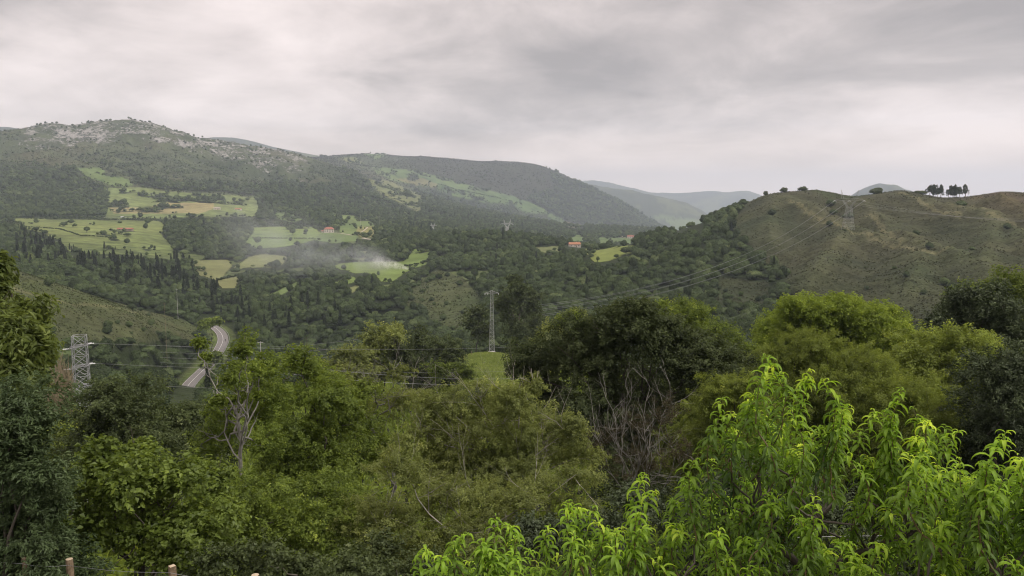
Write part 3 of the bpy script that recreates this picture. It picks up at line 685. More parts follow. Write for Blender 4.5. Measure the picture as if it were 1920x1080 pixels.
def grow(g, a, d, L, R0, depth, r, spread=.6, up=.25, kids=4, ntip=None, wob=.35, k=5):
    """a branch that curves, thins and forks"""
    n=max(4,int(4+L*1.2)); P=[np.array(a,float)]; d=unit(np.array(d,float))
    for i in range(n): d=unit(d+r.normal(size=3)*wob/n**.5*.8+np.array([0,0,up/n])); P.append(P[-1]+d*L/n)
    P=np.array(P); g.tube(P,np.linspace(R0,R0*.35,len(P)),k)
    if ntip is not None: ntip.append((P[-1],d.copy()))
    if depth>0:
        for i in range(kids):
            f=.25+.75*(i+r.random())/kids; q=min(int(f*n),n); dd=unit(P[q]-P[max(q-1,0)]); sd=unit(np.cross(dd,r.normal(size=3)))
            grow(g,P[q],dd+sd*spread*r.uniform(.6,1.4),L*r.uniform(.4,.68),R0*(1-.65*f)*.62,depth-1,r,spread,up,max(2,kids-1),ntip,wob,max(3,k-1))
def px_clumps(lst, D, r, dj=.12, deep=.9):
    out=[]
    for c in lst:
        u,v,ru=c[:3]; rv=c[3] if len(c)>3 else ru*.85
        k=D/FPX; d_=D*(1+r.uniform(-dj,dj)*.5) + (c[4] if len(c)>4 else 0)
        out.append((at(u,v,d_),(ru*k,min(ru,rv)*k*deep if ru>rv*2 else ru*k*deep,rv*k)))
    return out
NT=0
def tree(name,label,cat,D,clumps,mat,leaf,wid,cover=1.1,base_u=None,trunk_r=None,bark_m=twig_dark,twigs=0,twig_len=.5,seed=0,group=None,trunk_pts=None,dead=0,tw_vis=.25,lean=0,leafpart='crown',**kw):
    """a broadleaf tree standing on the ground: trunk with limbs to every clump, crown of sprays"""
    global NT; NT+=1; seed=seed or NT*13; r=np.random.default_rng(seed)
    cl=px_clumps(clumps,D,r); cs=np.array([c for c,_ in cl]); top=cs.mean(0)
    if base_u is None: bx,by=top[0],top[1]
    else: q=at(base_u,700,D); bx,by=q[0],q[1]
    bz=float(ground(bx,by)); root=np.array([bx,by,bz])
    e=empty(name,root,label,cat,group)
    V,F,T=foliage(cl,leaf,wid,cover,seed+1,D=D,**kw)
    obj(leafpart,make_mesh(leafpart,V-root,F,mat,False,{'tone':T}),e)
    g=Geo(); H=max(cs[:,2].min()-bz,1.); tr_=trunk_r or .035*(cs[:,2].max()-bz)**.9*.5
    if trunk_pts is not None: P=np.array([[*root]]+[at(u,v,D-1.4) for u,v in trunk_pts]); s=np.linspace(0,len(P)-1,len(P)*4); P=np.stack([np.interp(s,np.arange(len(P)),P[:,k]) for k in range(3)],1)+r.normal(size=(len(s),3))*tr_*.12
    else: P=wig(root-[0,0,.3],[top[0],top[1],bz+H+(top[2]-bz-H)*.6],10,.25,r)
    g.tube(P-root,np.linspace(tr_,tr_*.4,len(P)),8)
    gb=Geo()
    for c,rad in cl:
        q=P[int(r.integers(len(P)//2,len(P)))]; b_=c+np.array([0,0,rad[2]*.3]); Q=wig(q,b_,8,.35,r); gb.tube(Q-root,np.linspace(tr_*.38,tr_*.09,8),5)
        for _ in range(twigs):
            d=unit(r.normal(size=3)+[0,-.3,.5]); grow(gb,Q[int(r.integers(3,8))]-root,d*rad+[0,0,.01],rad.max() if hasattr(rad,'max') else max(rad),tr_*.13,1,r,.7,.3,3,k=4)
        for _ in range(dead):
            d=unit(r.normal(size=3)+[0,-.2,1.0]); grow(gb,c-root,d,max(rad)*r.uniform(1.1,2.0),max(tr_*.10,.0008*D*.5),2,r,.6,.25,3,k=3)
    obj('trunk',g.mesh('trunk',bark_m,True),e)
    if gb.n: obj('limbs',gb.mesh('limbs',bark_m,True),e)
    return e
# ---- left edge
tree('chestnut_tree','leafy chestnut reaching in beside the lattice tower, long pointed leaves','tree',17,
 [(0,515,26,36),(18,590,55,40),(70,610,25,22),(-30,620,80,60),(20,660,62,42),(60,650,34,28),(-20,720,90,60),(30,705,52,40),(70,690,24,26),(-60,780,90,60),(25,740,50,36)],M_CHES,.17,.055,1.25,base_u=-120,twigs=2,droop=.3,out=.6,up=.4,fringe=.08,cl=1.3,flat=.2)
tree('acacia_tree','feathery blue-green tree at the left edge above the wire fence','tree',13,
 [(-20,790,90,60),(40,830,65,50),(80,880,55,40),(-10,890,110,70),(30,950,85,55),(85,935,40,28),(-10,1010,110,70),(45,1045,70,45),(120,1060,50,35),(60,780,50,35)],M_BLUE,.075,.026,1.25,base_u=-60)
# ---- the dark and pale trees beyond the fence, left to centre
tree('evergreen_oak','broad dark evergreen oak below the winding road','tree',50,
 [(250,755,80,44),(325,790,50,38),(185,790,55,55),(290,820,80,60),(372,790,36,28),(160,860,60,60),(230,890,90,70),(340,850,70,60),(400,820,50,60)],M_DARK,.16,.10,1.3)
tree('young_oak','small yellow-tinged oak at the foot of the lattice tower','tree',62,
 [(130,800,45,26),(95,780,40,30),(185,810,38,26),(120,830,55,40),(70,800,50,40)],M_YEL,.18,.10,1.2)
tree('hazel_bush','hazel with big round bright leaves behind the left fence post','shrub',14.5,
 [(215,905,70,42),(150,930,62,38),(290,900,60,36),(360,890,55,30),(405,905,48,30),(255,965,85,45),(345,970,80,45),(140,990,60,38),(225,1020,75,38),(300,1040,80,36),(395,1010,75,45),(190,860,50,30),(250,850,45,28),(400,1060,70,40)],M_HAZ,.085,.07,1.15,base_u=260,twigs=1)
tree('ash_tree','tall thin tree whose pale bare trunk shows below an open crown','tree',24,
 [(376,645,12,13),(384,672,10,10),(462,650,22,28),(440,690,24,14),(490,690,42,30),(470,735,52,26),(420,765,42,24),(430,712,24,16,-2.),(482,690,26,16,-2.),(478,745,30,14,-2.),(405,752,18,12,-2.),(455,655,20,14,-2.),(500,770,50,34),(395,812,38,26),(388,850,40,26),(495,845,40,30)],M_MID,.085,.05,.72,base_u=468,trunk_r=.085,
 trunk_pts=[(470,985),(462,930),(450,880),(452,830),(446,785),(438,762)],bark_m=twig_mid,twigs=2,dead=0,inner=.2)
tree('alder_tree','full mid-green tree right of the tall pale-trunked ash','tree',27,
 [(575,670,32,22),(560,700,46,28),(620,705,44,30),(600,745,62,36),(540,745,48,34),(660,750,50,36),(560,800,66,42),(640,805,70,42),(600,860,80,45),(690,855,65,42),(545,900,62,45),(510,890,40,35)],M_MID,.085,.055,1.05,base_u=590,twigs=1)
tree('elder_tree','dark shaded tree low behind the hazel and the ash trunk','tree',21,
 [(520,940,80,50),(450,960,60,50),(600,930,85,50),(560,1000,90,50),(660,960,85,52),(480,1030,80,45),(640,1030,90,45),(420,930,50,40)],M_MID,.075,.05,.8,base_u=540,seed=91)
tree('dying_elm','half bare tree with pale twisting branches and tufts of leaves','tree',30,
 [(680,780,50,34),(735,700,30,20),(730,760,50,34),(770,740,40,28),(690,720,24,20),(650,700,20,16)],M_FINE,.07,.045,.42,base_u=715,trunk_r=.11,bark_m=twig_mid,twigs=2,dead=5,inner=.1,seed=17)
tree('hawthorn_tree','wide pale green hawthorn full of thin grey twigs','tree',26,
 [(830,760,60,34),(900,752,60,32),(965,750,50,32),(1000,722,26,18),(1000,790,60,38),(860,800,70,40),(940,810,75,42),(1060,810,50,32),(1025,850,70,38),(790,820,50,40),(1095,850,42,28),(900,860,80,42),(980,880,80,40),(820,880,70,42)],M_FINE,.062,.042,1.0,base_u=900,bark_m=twig,twigs=3,dead=2,seed=23)
tree('blackthorn_thicket','shaded tangle of thin branches under the pale hawthorn','shrub',21,
 [(740,900,70,45),(800,940,80,45),(900,950,90,45),(720,980,85,50),(1000,940,80,40),(860,1010,90,48),(980,1010,90,45),(760,1050,80,45),(1080,900,50,34),(1090,970,70,40)],M_FINE,.055,.038,.62,base_u=850,bark_m=twig,twigs=3,dead=1,seed=29)
tree('sycamore_tree','great dark rounded tree, the biggest in the middle of the foreground','tree',48,
 [(1150,600,52,30),(1190,585,38,28),(1225,620,60,40),(1165,650,80,50),(1080,625,52,32),(1060,670,75,42),(1000,665,48,34),(985,705,42,36),(1260,660,75,50),(1310,700,70,50),(1370,690,50,46),(1390,730,40,40),(1110,720,90,55),(1200,730,90,60),(1290,760,80,50),(1030,740,65,45),(1360,770,60,44),(1130,790,90,55),(1230,810,90,60),(1050,800,70,50),(1180,880,110,60)],M_DARK,.15,.10,1.35,base_u=1190,twigs=1)
tree('lime_tree','lighter green treetop showing behind the great dark tree','tree',62,
 [(1260,615,45,38),(1290,600,46,32),(1330,635,48,36),(1375,655,42,28),(1300,660,60,40),(1240,580,24,18),(1080,605,38,22),(1395,690,40,30)],M_MID,.17,.11,1.2,base_u=1310)
e=tree('dead_elder','bare dead shrub of upright grey stems with a few brown leaves','shrub',27,
 [(1130,830,40,36),(1180,800,40,36),(1235,790,36,34),(1200,870,70,40),(1260,840,30,32)],M_BROWN,.06,.035,.22,base_u=1190,bark_m=twig_mid,twigs=4,dead=5,inner=.1,seed=37,trunk_r=.07)
g=Geo(); r=np.random.default_rng(5)
for (u0,v0,u1,v1) in ((1195,960,1130,725),(1200,960,1172,722),(1210,960,1212,712),(1205,950,1256,720),(1190,960,1110,760),(1215,950,1240,745),(1190,950,1150,780),(1180,1000,1265,880),(1150,1010,1240,880)):
    a=at(u0,v0,27.2)-np.array(e.location); b_=at(u1,v1,27)-np.array(e.location); P=wig(a,b_,12,.35,r); g.tube(P,np.linspace(.026,.009,12),5)
    for q in range(3,12): grow(g,P[q],unit(P[q]-P[q-1])+r.normal(size=3)*.5,r.uniform(.5,1.3),.010,1,r,.6,.4,3,k=3)
obj('stems',g.mesh('stems',twig_mid,True),e)
tree('young_ash','yellow-green feathery tree between the great dark tree and the peach','tree',36,
 [(1340,740,50,30),(1385,725,40,26),(1310,780,45,28),(1375,775,55,34),(1290,820,45,32),(1350,830,65,40),(1310,870,60,40),(1420,800,50,40),(1400,860,70,45)],M_YEL,.085,.035,1.0,base_u=1350)
# ---- right
tree('domed_willow','smooth dome-shaped bright green tree against the bare hill','tree',78,
 [(1560,625,105,70),(1465,632,34,34),(1490,605,34,30),(1525,590,36,30),(1560,580,38,30),(1598,582,38,30),(1632,595,36,30),(1660,615,34,32),(1685,640,28,30),(1445,655,26,34),(1480,650,60,52),(1640,650,78,58),(1520,590,50,34),(1590,590,60,36),(1450,615,32,34),(1670,615,34,30),(1700,650,26,28),(1560,700,130,60),(1460,700,50,45),(1660,700,60,45)],M_DOME,.20,.12,1.35,fringe=.04,inner=.2,cl=.6,lobes=10,base_u=1560)
tree('false_acacia','wide yellow-green fine-leaved tree before the domed willow','tree',42,
 [(1545,665,60,40),(1490,690,52,38),(1600,690,60,42),(1650,720,60,40),(1560,735,85,50),(1480,750,60,46),(1630,775,85,50),(1700,765,66,44),(1740,800,66,40),(1540,810,80,50),(1660,840,90,50),(1770,850,70,42),(1600,880,100,50)],M_YEL,.10,.04,1.15,base_u=1600,twigs=1)
tree('field_maple','yellow-green maple under the dark glossy crown','tree',52,
 [(1720,650,50,32),(1775,640,50,36),(1760,680,66,42),(1820,690,60,42),(1700,690,40,30),(1830,660,36,30),(1850,735,66,44),(1790,740,70,45),(1890,690,50,34)],M_YEL,.15,.09,1.2,base_u=1790)
tree('holly_tree','dark glossy-leaved tree standing above the maple','tree',60,
 [(1790,590,42,30),(1835,600,50,40),(1880,640,56,48),(1845,560,46,30),(1905,620,50,45),(1770,610,28,24)],M_GLOS,.17,.10,1.3,base_u=1870)
tree('bay_tree','bright leafy treetop rising over the dark glossy tree','tree',66,
 [(1870,555,50,28),(1905,540,50,28),(1930,580,60,40),(1820,560,30,18)],M_HAZ,.18,.11,1.2,base_u=1925)
tree('yew_tree','almost black dense tree filling the right edge','tree',38,
 [(1900,700,60,50),(1880,770,70,55),(1930,760,80,70),(1850,830,62,44),(1910,850,85,60),(1880,920,90,55),(1780,920,90,50),(1940,940,90,60),(1690,930,80,50)],M_GLOS,.11,.06,1.25,base_u=1900)
# ---- bottom undergrowth in shade
for (nm,lab,D,cl,bu) in (
 ('bramble','dark bramble below the hazel, right of the fence posts',12.5,[(450,1050,90,40),(560,1070,90,38),(660,1075,80,40)],560),
 ('bramble','dark bramble mound left of the low peach tree',14,[(760,1075,80,40),(850,1070,80,36),(700,1040,60,36)],760),
 ('bramble','dark brambles behind the gap between the two peach trees',15,[(1010,1000,70,42),(1080,1040,80,45),(1120,1000,70,40),(1180,960,60,40)],1080),
 ('bramble','shaded bramble behind the stems of the big peach tree',16,[(1300,960,90,60),(1400,920,90,60),(1500,960,100,60),(1300,1050,100,60),(1450,1050,110,60)],1400),
 ('bramble','shaded bramble behind the right side of the peach tree',16,[(1620,980,100,60),(1740,980,100,60),(1860,990,100,60),(1680,1060,110,50),(1850,1070,110,50)],1750)):
    tree(nm,lab,'shrub',D,cl,M_DARK if D<14.5 else M_GLOS,.07,.05,1.0,base_u=bu,group='brambles under the trees')
# ---- middle distance: trees beyond the knoll
def midtree(nm,lab,D,cl,mat,bu,**k): return tree(nm,lab,'tree',D,cl,mat,D*.0028,D*.0019,1.2,base_u=bu,**k)
midtree('beech_tree','dark full tree left of the grassy knoll',150,[(795,640,38,34),(770,670,45,36),(830,665,30,32),(800,700,60,34),(750,650,25,24),(840,700,30,24)],M_DARK,800)
midtree('birch_tree','paler rounded tree beside the dark tree left of the knoll',160,[(715,630,34,26),(740,620,28,22),(695,660,36,28),(735,670,40,30),(700,700,50,28)],M_FINE,720)
midtree('hornbeam_tree','greyish olive tree standing left of the pale rounded one',150,[(655,665,30,26),(640,690,32,24),(670,700,34,24)],M_FINE,655)
midtree('laurel_shrub','bright flat-topped shrub at the lower edge of the knoll',120,[(845,690,38,13),(825,700,26,12),(870,700,24,10)],M_HAZ,845)
midtree('scots_pine','tall ragged dark pine just right of the lattice pole',265,[(962,545,24,18),(985,560,26,20),(950,575,26,20),(975,590,34,24),(995,620,36,30),(960,620,34,28),(1000,590,22,20),(965,525,12,10)],M_DARK,972)
midtree('grey_alder','dark tree just left of the lattice pole',270,[(898,590,20,20),(885,610,20,20),(900,625,22,18)],M_DARK,895)
midtree('valley_oak','olive tree behind the left shoulder of the great dark tree',130,[(1040,640,34,26),(1015,655,30,24),(1070,600,30,20),(1055,625,34,22),(1090,595,22,14)],M_FINE,1045)
midtree('roadside_bush','scrub on the bank where the road disappears',540,[(388,606,9,7),(398,603,10,8),(379,612,8,7),(408,602,8,6)],M_MID,392)
midtree('roadside_tree','bushy tree hiding the middle of the winding road',450,[(404,667,8,7),(396,676,10,8),(386,684,9,7),(412,674,8,7)],M_MID,398)
# ---- skyline trees on the hills
def onhill(u,D): 
    q=at(u,360,D); return q
def sky_tree(nm,lab,u,D,top_v,width,kind,mat,grp=None,n=700):
    q=at(u,400,D); rads=np.linspace(D*.93,D*1.12,60); best=max(rads,key=lambda d: float(ground(q[0]/D*d,q[1]/D*d))/d); x,y=q[0]/D*best,q[1]/D*best; z=float(ground(x,y))-.4
    zt=at(u,top_v,best)[2]; h=max(zt-z,1.5); w_=width*best/FPX/2
    K,Fk,cvv,cff,tn=crown(kind,n,2,card=.17); e=empty(nm,(x,y,z),lab,'tree',grp); g=Geo(); 
    ch=h*(.5 if kind!='airy' else .36)
    if kind!='airy': g.add(K,Fk,.3)
    g.add(cvv,cff,tn); c_=obj('crown',g.mesh('crown',mat),e); zx=cvv[:,2].max(); zn=cvv[:,2].min(); xx=np.abs(cvv[:,0]).max()
    lo={'airy':.10+.05*(int(u)*7%5),'bush':.0,'round':.05}.get(kind,.1)
    sz=h*(1-lo)/(zx-zn); c_.scale=(w_/xx,w_/xx,sz); c_.location=(0,0,h*lo-zn*sz)
    g=Geo(); g.tube([(0,0,-1),(0.1,0,h*.4),(0,.1,h*.85)],[h*.025,h*.018,h*.008],6)
    rr0=np.random.default_rng(int(u))
    for k in range(6): a=rr0.random()*6.28; g.tube([(0,0,h*(.35+.08*k)),(math.cos(a)*w_*.6,math.sin(a)*w_*.6,h*(.45+.08*k))],[h*.01,h*.004],4)
    obj('trunk',g.mesh('trunk',bark,True),e); return e
M_EUC=mk('eucalyptus_leaves',(.02,.03,.018),(.045,.06,.035),None,sc_=.1,trans=.15,gloss=.02)
for i,(u,tv_,w_) in enumerate(((1741,350,18),(1748,345,13),(1756,353,17),(1762,347,11),(1776,356,11),(1785,345,17),(1792,350,19),(1797,354,11),(1808,347,9),(1731,358,13))):
    sky_tree('eucalyptus_tree','slender airy eucalyptus in the row on the right skyline',u,850,tv_-3+(i*7%4),w_*1.05,'airy',M_EUC,'eucalyptus row on the hill crest',n=620)
sky_tree('hilltop_oak','dense rounded thicket on the skyline beside the grey far peak',1641,850,351,24,'round',M_DARK)
sky_tree('skyline_tree','flat-topped tree at the left end of the bare hill crest',1469,850,351,17,'round',M_DARK)
sky_tree('skyline_tree','wide low tree just right of the flat-topped skyline tree',1504,850,349,20,'round',M_DARK)
sky_tree('skyline_tree','tiny bush left of the flat-topped skyline tree',1434,850,358,10,'round',M_DARK)
sky_tree('skyline_tree','leaning tree near the edge of the wood below the crest',1357,800,388,20,'tall',M_DARK)
sky_tree('skyline_tree','low scrubby tree left of the eucalyptus row',1722,850,357,22,'bush',M_DARK)
for i,u in enumerate(range(1048,1086,4)): sky_tree('ridge_pine','small dark tree of the row down the far ridge',u+(i%3)-1,5000,int(329+(u-1048)*.42),5,'round',con_mat,'row of trees on the far ridge',n=90)
for u,tv_,w_ in ((606,289,10),(613,290,9),(629,290,8),(790,291,6),(663,288,6)): sky_tree('ridge_tree','small tree on the saddle of the distant ridge',u,5000,tv_,w_,'round',wood_mat,'trees on the distant saddle',n=120)
for u,v_,w_,lab in ((763,366,20,'dark rounded thicket alone in the sloping yellow field'),(706,344,9,'small tree at the top of the sloping yellow field'),(549,436,13,'single tree in the middle of the bright green field'),(354,370,9,'lone round tree at the top of the big meadow'),(401,368,9,'second lone tree at the top edge of the big meadow'),(163,432,12,'small dark tree in the yellow meadow left of the red barn')):
    p_=hit(u,v_+w_*.35,900,5000); D=np.hypot(*p_[:2]); h=w_*D/FPX*1.0; K,Fk,cvv,cff,tn=crown('round',260,2,card=.22); g=Geo(); g.add(K,Fk,.3); g.add(cvv,cff,tn)
    e=empty('field_tree',p_,lab,'tree'); c_=obj('crown',g.mesh('crown',wood_mat),e); c_.scale=(h*.5,h*.5,h*.5); c_.location=(0,0,h*.5)
    g=Geo(); g.tube([(0,0,-1),(0,0,h*.5)],[h*.05,h*.03],5); obj('trunk',g.mesh('trunk',bark),e)
# ================================================================== peach trees
M_PEACH = leaf_mat('peach_leaves',(.028,.060,.014),(.20,.33,.028),(.58,.70,.075),sc_=1.2,trans=.42,gloss=.018,rnd=.06,gain=1.15)
M_SHOOT = plain_mat('peach_shoot',(.10,.09,.035),(.17,.10,.05),9.,.6)
def peach_leaf_batch(P,Dh,Up,L,W,curl,young):
    """long folded leaves: rise from the shoot, arch over and hang with a curled tip"""
    n=len(P); S=6; t=np.linspace(0,1,S+1); Sd=unit(np.cross(Dh,Up))
    ang0=young[:,None]; ang=ang0-(ang0+.9+curl[:,None]*1.3)*t[None]**.8     # elevation of the midrib along the leaf
    step=L[:,None]/S; dx=np.cos(ang)*step; dz=np.sin(ang)*step
    X=np.concatenate([np.zeros((n,1)),np.cumsum(dx[:,:-1],1)],1); Z=np.concatenate([np.zeros((n,1)),np.cumsum(dz[:,:-1],1)],1)
    mid=P[:,None]+Dh[:,None]*X[...,None]+Up[:,None]*Z[...,None]
    w=W[:,None]*np.array([.10,.62,.95,1.,.85,.5,.02])[None]; nrm=unit(-Dh[:,None]*np.sin(ang)[...,None]+Up[:,None]*np.cos(ang)[...,None])
    l=mid+Sd[:,None]*w[...,None]*.5+nrm*w[...,None]*.28; r_=mid-Sd[:,None]*w[...,None]*.5+nrm*w[...,None]*.28
    V=np.stack([l,mid,r_],2).reshape(n,-1,3); k=np.arange(S)*3
    F=np.concatenate([np.stack([k,k+1,k+4,k+3],1),np.stack([k+1,k+2,k+5,k+4],1)]); 
    return V.reshape(-1,3),(F[None]+np.arange(n)[:,None,None]*V.shape[1]).reshape(-1,4),V.shape[1]
def shoot(g,gs,base,tip,r,Lf=.112,dens=1.0,young=.35):
    base=np.array(base); tip=np.array(tip); L=np.linalg.norm(tip-base); m=12; P=wig(base,tip,m,.2,r); bend=np.array([r.normal()*.13,r.normal()*.10,0])*L; P+=np.sin(np.linspace(0,1,m)*math.pi)[:,None]*bend
    gs.tube(P,np.linspace(.0055,.0015,m),4)
    n=int(L*125*dens); s=np.sort(r.random(n))**.85; q=np.stack([np.interp(s,np.linspace(0,1,m),P[:,k]) for k in range(3)],1)
    phi=np.arange(n)*2.4+r.random()*6; Dh=unit(np.stack([np.cos(phi),np.sin(phi),.0*phi],1)+r.normal(size=(n,3))*.18); Up=unit(np.array([0,0,1.])+r.normal(size=(n,3))*.15)
    size=np.where(s>.9,.45+.55*(1-s)/.1,1.)*r.uniform(.5,1.15,n); Ls=Lf*size; cu=r.uniform(.1,1.0,n)*(.55+.6*s)
    V,F,k=peach_leaf_batch(q,Dh,Up,Ls,Ls*r.uniform(.17,.225,n),cu,np.clip(-.25+1.3*s+r.normal(size=n)*.22,-.6,1.15))
    t_=np.clip(.08+.70*smooth01(s,.30,1.)+r.normal(size=n)*.10+young*(s>.85)*.5,0,1); g.add(V,F,np.repeat(t_,k))
def peach(label,D,tips,base_uv,seed,fill):
    r=np.random.default_rng(seed); q=at(base_uv[0],900,D+.5); root=np.array([q[0],q[1],float(ground(q[0],q[1]))])
    e=empty('peach_tree',root,label,'tree'); g=Geo(); gs=Geo(); gl=Geo(); forks=[]
    crown0=at(base_uv[0],base_uv[1],D+.5)
    gl.tube(wig(root-[0,0,.2],crown0,10,.15,r)-root,np.linspace(.07,.045,10),8)
    allt=[]
    for t in tips:
        u,v=t[:2]; ln=t[2] if len(t)>2 else .7; d=D+r.uniform(-.5,.5)+(t[3] if len(t)>3 else 0); allt.append((at(u,v,d),ln))
    for (poly,n,l0,l1) in fill:
        p=np.array(poly,float); c=0
        while c<n:
            u=r.uniform(p[:,0].min(),p[:,0].max()); v=r.uniform(p[:,1].min(),p[:,1].max())
            if inpoly(np.array([u]),np.array([v]),poly)[0]: allt.append((at(u,v,D+r.uniform(-.7,1.1)),r.uniform(l0,l1))); c+=1
    limbs=[]
    for tip,ln in allt:
        lean=np.array([r.normal()*.18,r.normal()*.15,-1.]); b_=tip+unit(lean)*ln; limbs.append((b_,tip)); shoot(g,gs,b_-root,tip-root,r)
    # limbs: bases gathered to a few scaffold branches
    B=np.array([b_ for b_,_ in limbs]); K=max(3,len(B)//9); cen=B[r.choice(len(B),K,replace=False)]
    for _ in range(5):
        lab_=((B[:,None]-cen[None])**2).sum(2).argmin(1); cen=np.array([B[lab_==k].mean(0) if (lab_==k).any() else cen[k] for k in range(K)])
    for k in range(K):
        c=cen[k]-[0,0,.15]; gl.tube(wig(crown0,c,8,.2,r)-root,np.linspace(.032,.014,8),6)
        for b_ in B[lab_==k]: gl.tube(wig(c,b_,6,.2,r)-root,np.linspace(.010,.0055,6),4)
    obj('leaves',g.mesh('leaves',M_PEACH,True),e); nf=sum(len(f) for f in gs.F4); nl=sum(len(f) for f in gl.F4); Vb=np.concatenate(gl.V+gs.V); Fb=np.concatenate(gl.F4+[f+gl.n for f in gs.F4]); obj('branches',make_mesh('branches',Vb,Fb,[twig_dark,M_SHOOT],True,fmat=[0]*nl+[1]*nf),e)
    return e
peach('large bright peach tree, curling leaves on many upright shoots',5.2,
 [(1432,660,.8),(1452,685,.6),(1470,695,.6),(1520,694,.9),(1545,712,.6),(1500,722,.7),(1358,742,.7),(1372,770,.5),(1405,745,.6),(1595,760,.6),(1640,770,.6),(1690,728,.8),(1665,765,.6),(1712,765,.6),(1740,790,.6),(1798,808,.5),(1775,800,.5),(1310,850,.6),(1335,860,.5),(1282,900,.5),(1208,888,.7),(1230,920,.5),(1262,935,.5),(1215,985,.5),(1190,1000,.5),(1435,830,.6),(1480,845,.6),(1570,800,.6),(1620,850,.6),(1700,850,.6),(1840,870,.5),(1820,900,.5),(1610,930,.5),(1480,960,.5),(1430,915,.5),(1390,930,.5),(1345,915,.5),(1170,990,.5)],
 (1520,1080),3,
 [([(1350,790),(1430,720),(1550,730),(1700,770),(1800,850),(1860,900),(1840,1060),(1300,1060),(1320,900)],84,.35,.6),([(1200,940),(1300,900),(1420,960),(1500,1080),(1180,1090),(1160,1010)],22,.3,.5),([(1400,1040),(1880,1000),(1920,1100),(1400,1110)],20,.3,.5)])
peach('low peach tree on the left, only its arching tips in view',5.0,
 [(930,968,.5),(950,985,.45),(880,1000,.5),(855,1015,.45),(800,1030,.5),(830,1040,.4),(905,1020,.45),(970,1010,.4),(990,1030,.4),(1065,938,.6),(1085,955,.5),(1115,950,.5),(1028,982,.5),(1075,1000,.4),(1110,1010,.4),(1050,1040,.4),(760,1076,.3),(940,1050,.4),(1010,1060,.4)],
 (960,1150),9,[([(810,1050),(900,1010),(990,1030),(1000,1090),(800,1090)],16,.25,.45),([(1030,1010),(1120,970),(1180,1020),(1190,1090),(1020,1090)],14,.25,.45)])
peach('peach tree at the right edge with shoots leaning into view',4.9,
 [(1888,806,.7),(1870,840,.5),(1905,850,.6),(1850,885,.5),(1880,900,.5),(1915,905,.5),(1925,860,.6),(1870,980,.5),(1905,1010,.5),(1885,1040,.4),(1930,960,.5)],
 (1950,1120),15,[([(1860,880),(1930,860),(1940,1090),(1850,1090)],16,.3,.5)])
# ================================================================== man-made things
STEEL = plain_mat('galvanised_steel',(.20,.21,.21),(.36,.37,.37),4.,.5,.35)
DULL = plain_mat('weathered_steel',(.26,.28,.26),(.36,.37,.35),.5,.6,.2)
PORC = plain_mat('porcelain',(.6,.62,.62),(.75,.76,.76),3.,.25)
WIRE = plain_mat('conductor',(.20,.21,.21),(.32,.33,.33),1.,.5,.5)
POST = plain_mat('fence_wood',(.12,.085,.05),(.26,.19,.12),14.,.9,bump=.5)
CONC = plain_mat('concrete',(.35,.35,.33),(.5,.49,.46),2.,.9)
def lattice(g, H, w0, w1, n, r, r2, z0=0, tone=.5, cx=0, cy_=0, xx=True):
    zs=z0+H*(1-(1-np.linspace(0,1,n+1))**1.0); w=np.interp(zs,[z0,z0+H],[w0,w1])/2
    c=lambda k,i:np.array([cx+(-1,1,1,-1)[k]*w[i],cy_+(-1,-1,1,1)[k]*w[i],zs[i]])
    for k in range(4):
        g.tube([c(k,i) for i in range(n+1)],np.full(n+1,r),4,tone); k2=(k+1)%4
        for i in range(n):
            g.bar(c(k,i),c(k2,i+1),r2,tone)
            if xx: g.bar(c(k2,i),c(k,i+1),r2,tone)
            g.bar(c(k,i+1),c(k2,i+1),r2,tone)
# ---- lattice tower on the left
D=88.; top=at(148,629,D); gz=float(ground(top[0],top[1])); root=np.array([top[0],top[1],gz]); Ht=top[2]-gz
e=empty('lattice_tower',root,'square steel lattice tower with six insulators, rising behind dry grass','power pylon',rz=.35)
g=Geo(); nP=int(Ht/1.0); lattice(g,Ht,1.75,1.18,nP,.042,.022); obj('mast',g.mesh('mast',STEEL,tone=False),e)
cA,sA=math.cos(.35),math.sin(.35); TW=[]
def loc2w(p,root,c,s): return np.array([root[0]+p[0]*c-p[1]*s,root[1]+p[0]*s+p[1]*c,root[2]+p[2]])
for zf in (1.0,3.05,5.1):
    g=Geo(); z=Ht-zf
    for yy in (-.6,.6): g.bar((-1.0,yy,z-.25),(1.0,yy,z+.1),.05); 
    g.bar((-.7,-.6,z-.45),(.7,-.6,z+.3),.045); obj('crossarm',g.mesh('crossarm',STEEL,tone=False),e)
    for sx in (-1,1):
        g=Geo(); a=np.array([sx*.85,-.55,z+sx*.22]); P=[a+np.array([sx*t,-.1*t,-.02*t]) for t in np.linspace(0,.55,9)]
        g.tube(P,[.03,.075,.04,.075,.04,.075,.04,.075,.03],8); obj('insulator',g.mesh('insulator',PORC,tone=False),e); TW.append(loc2w(P[-1],root,cA,sA))
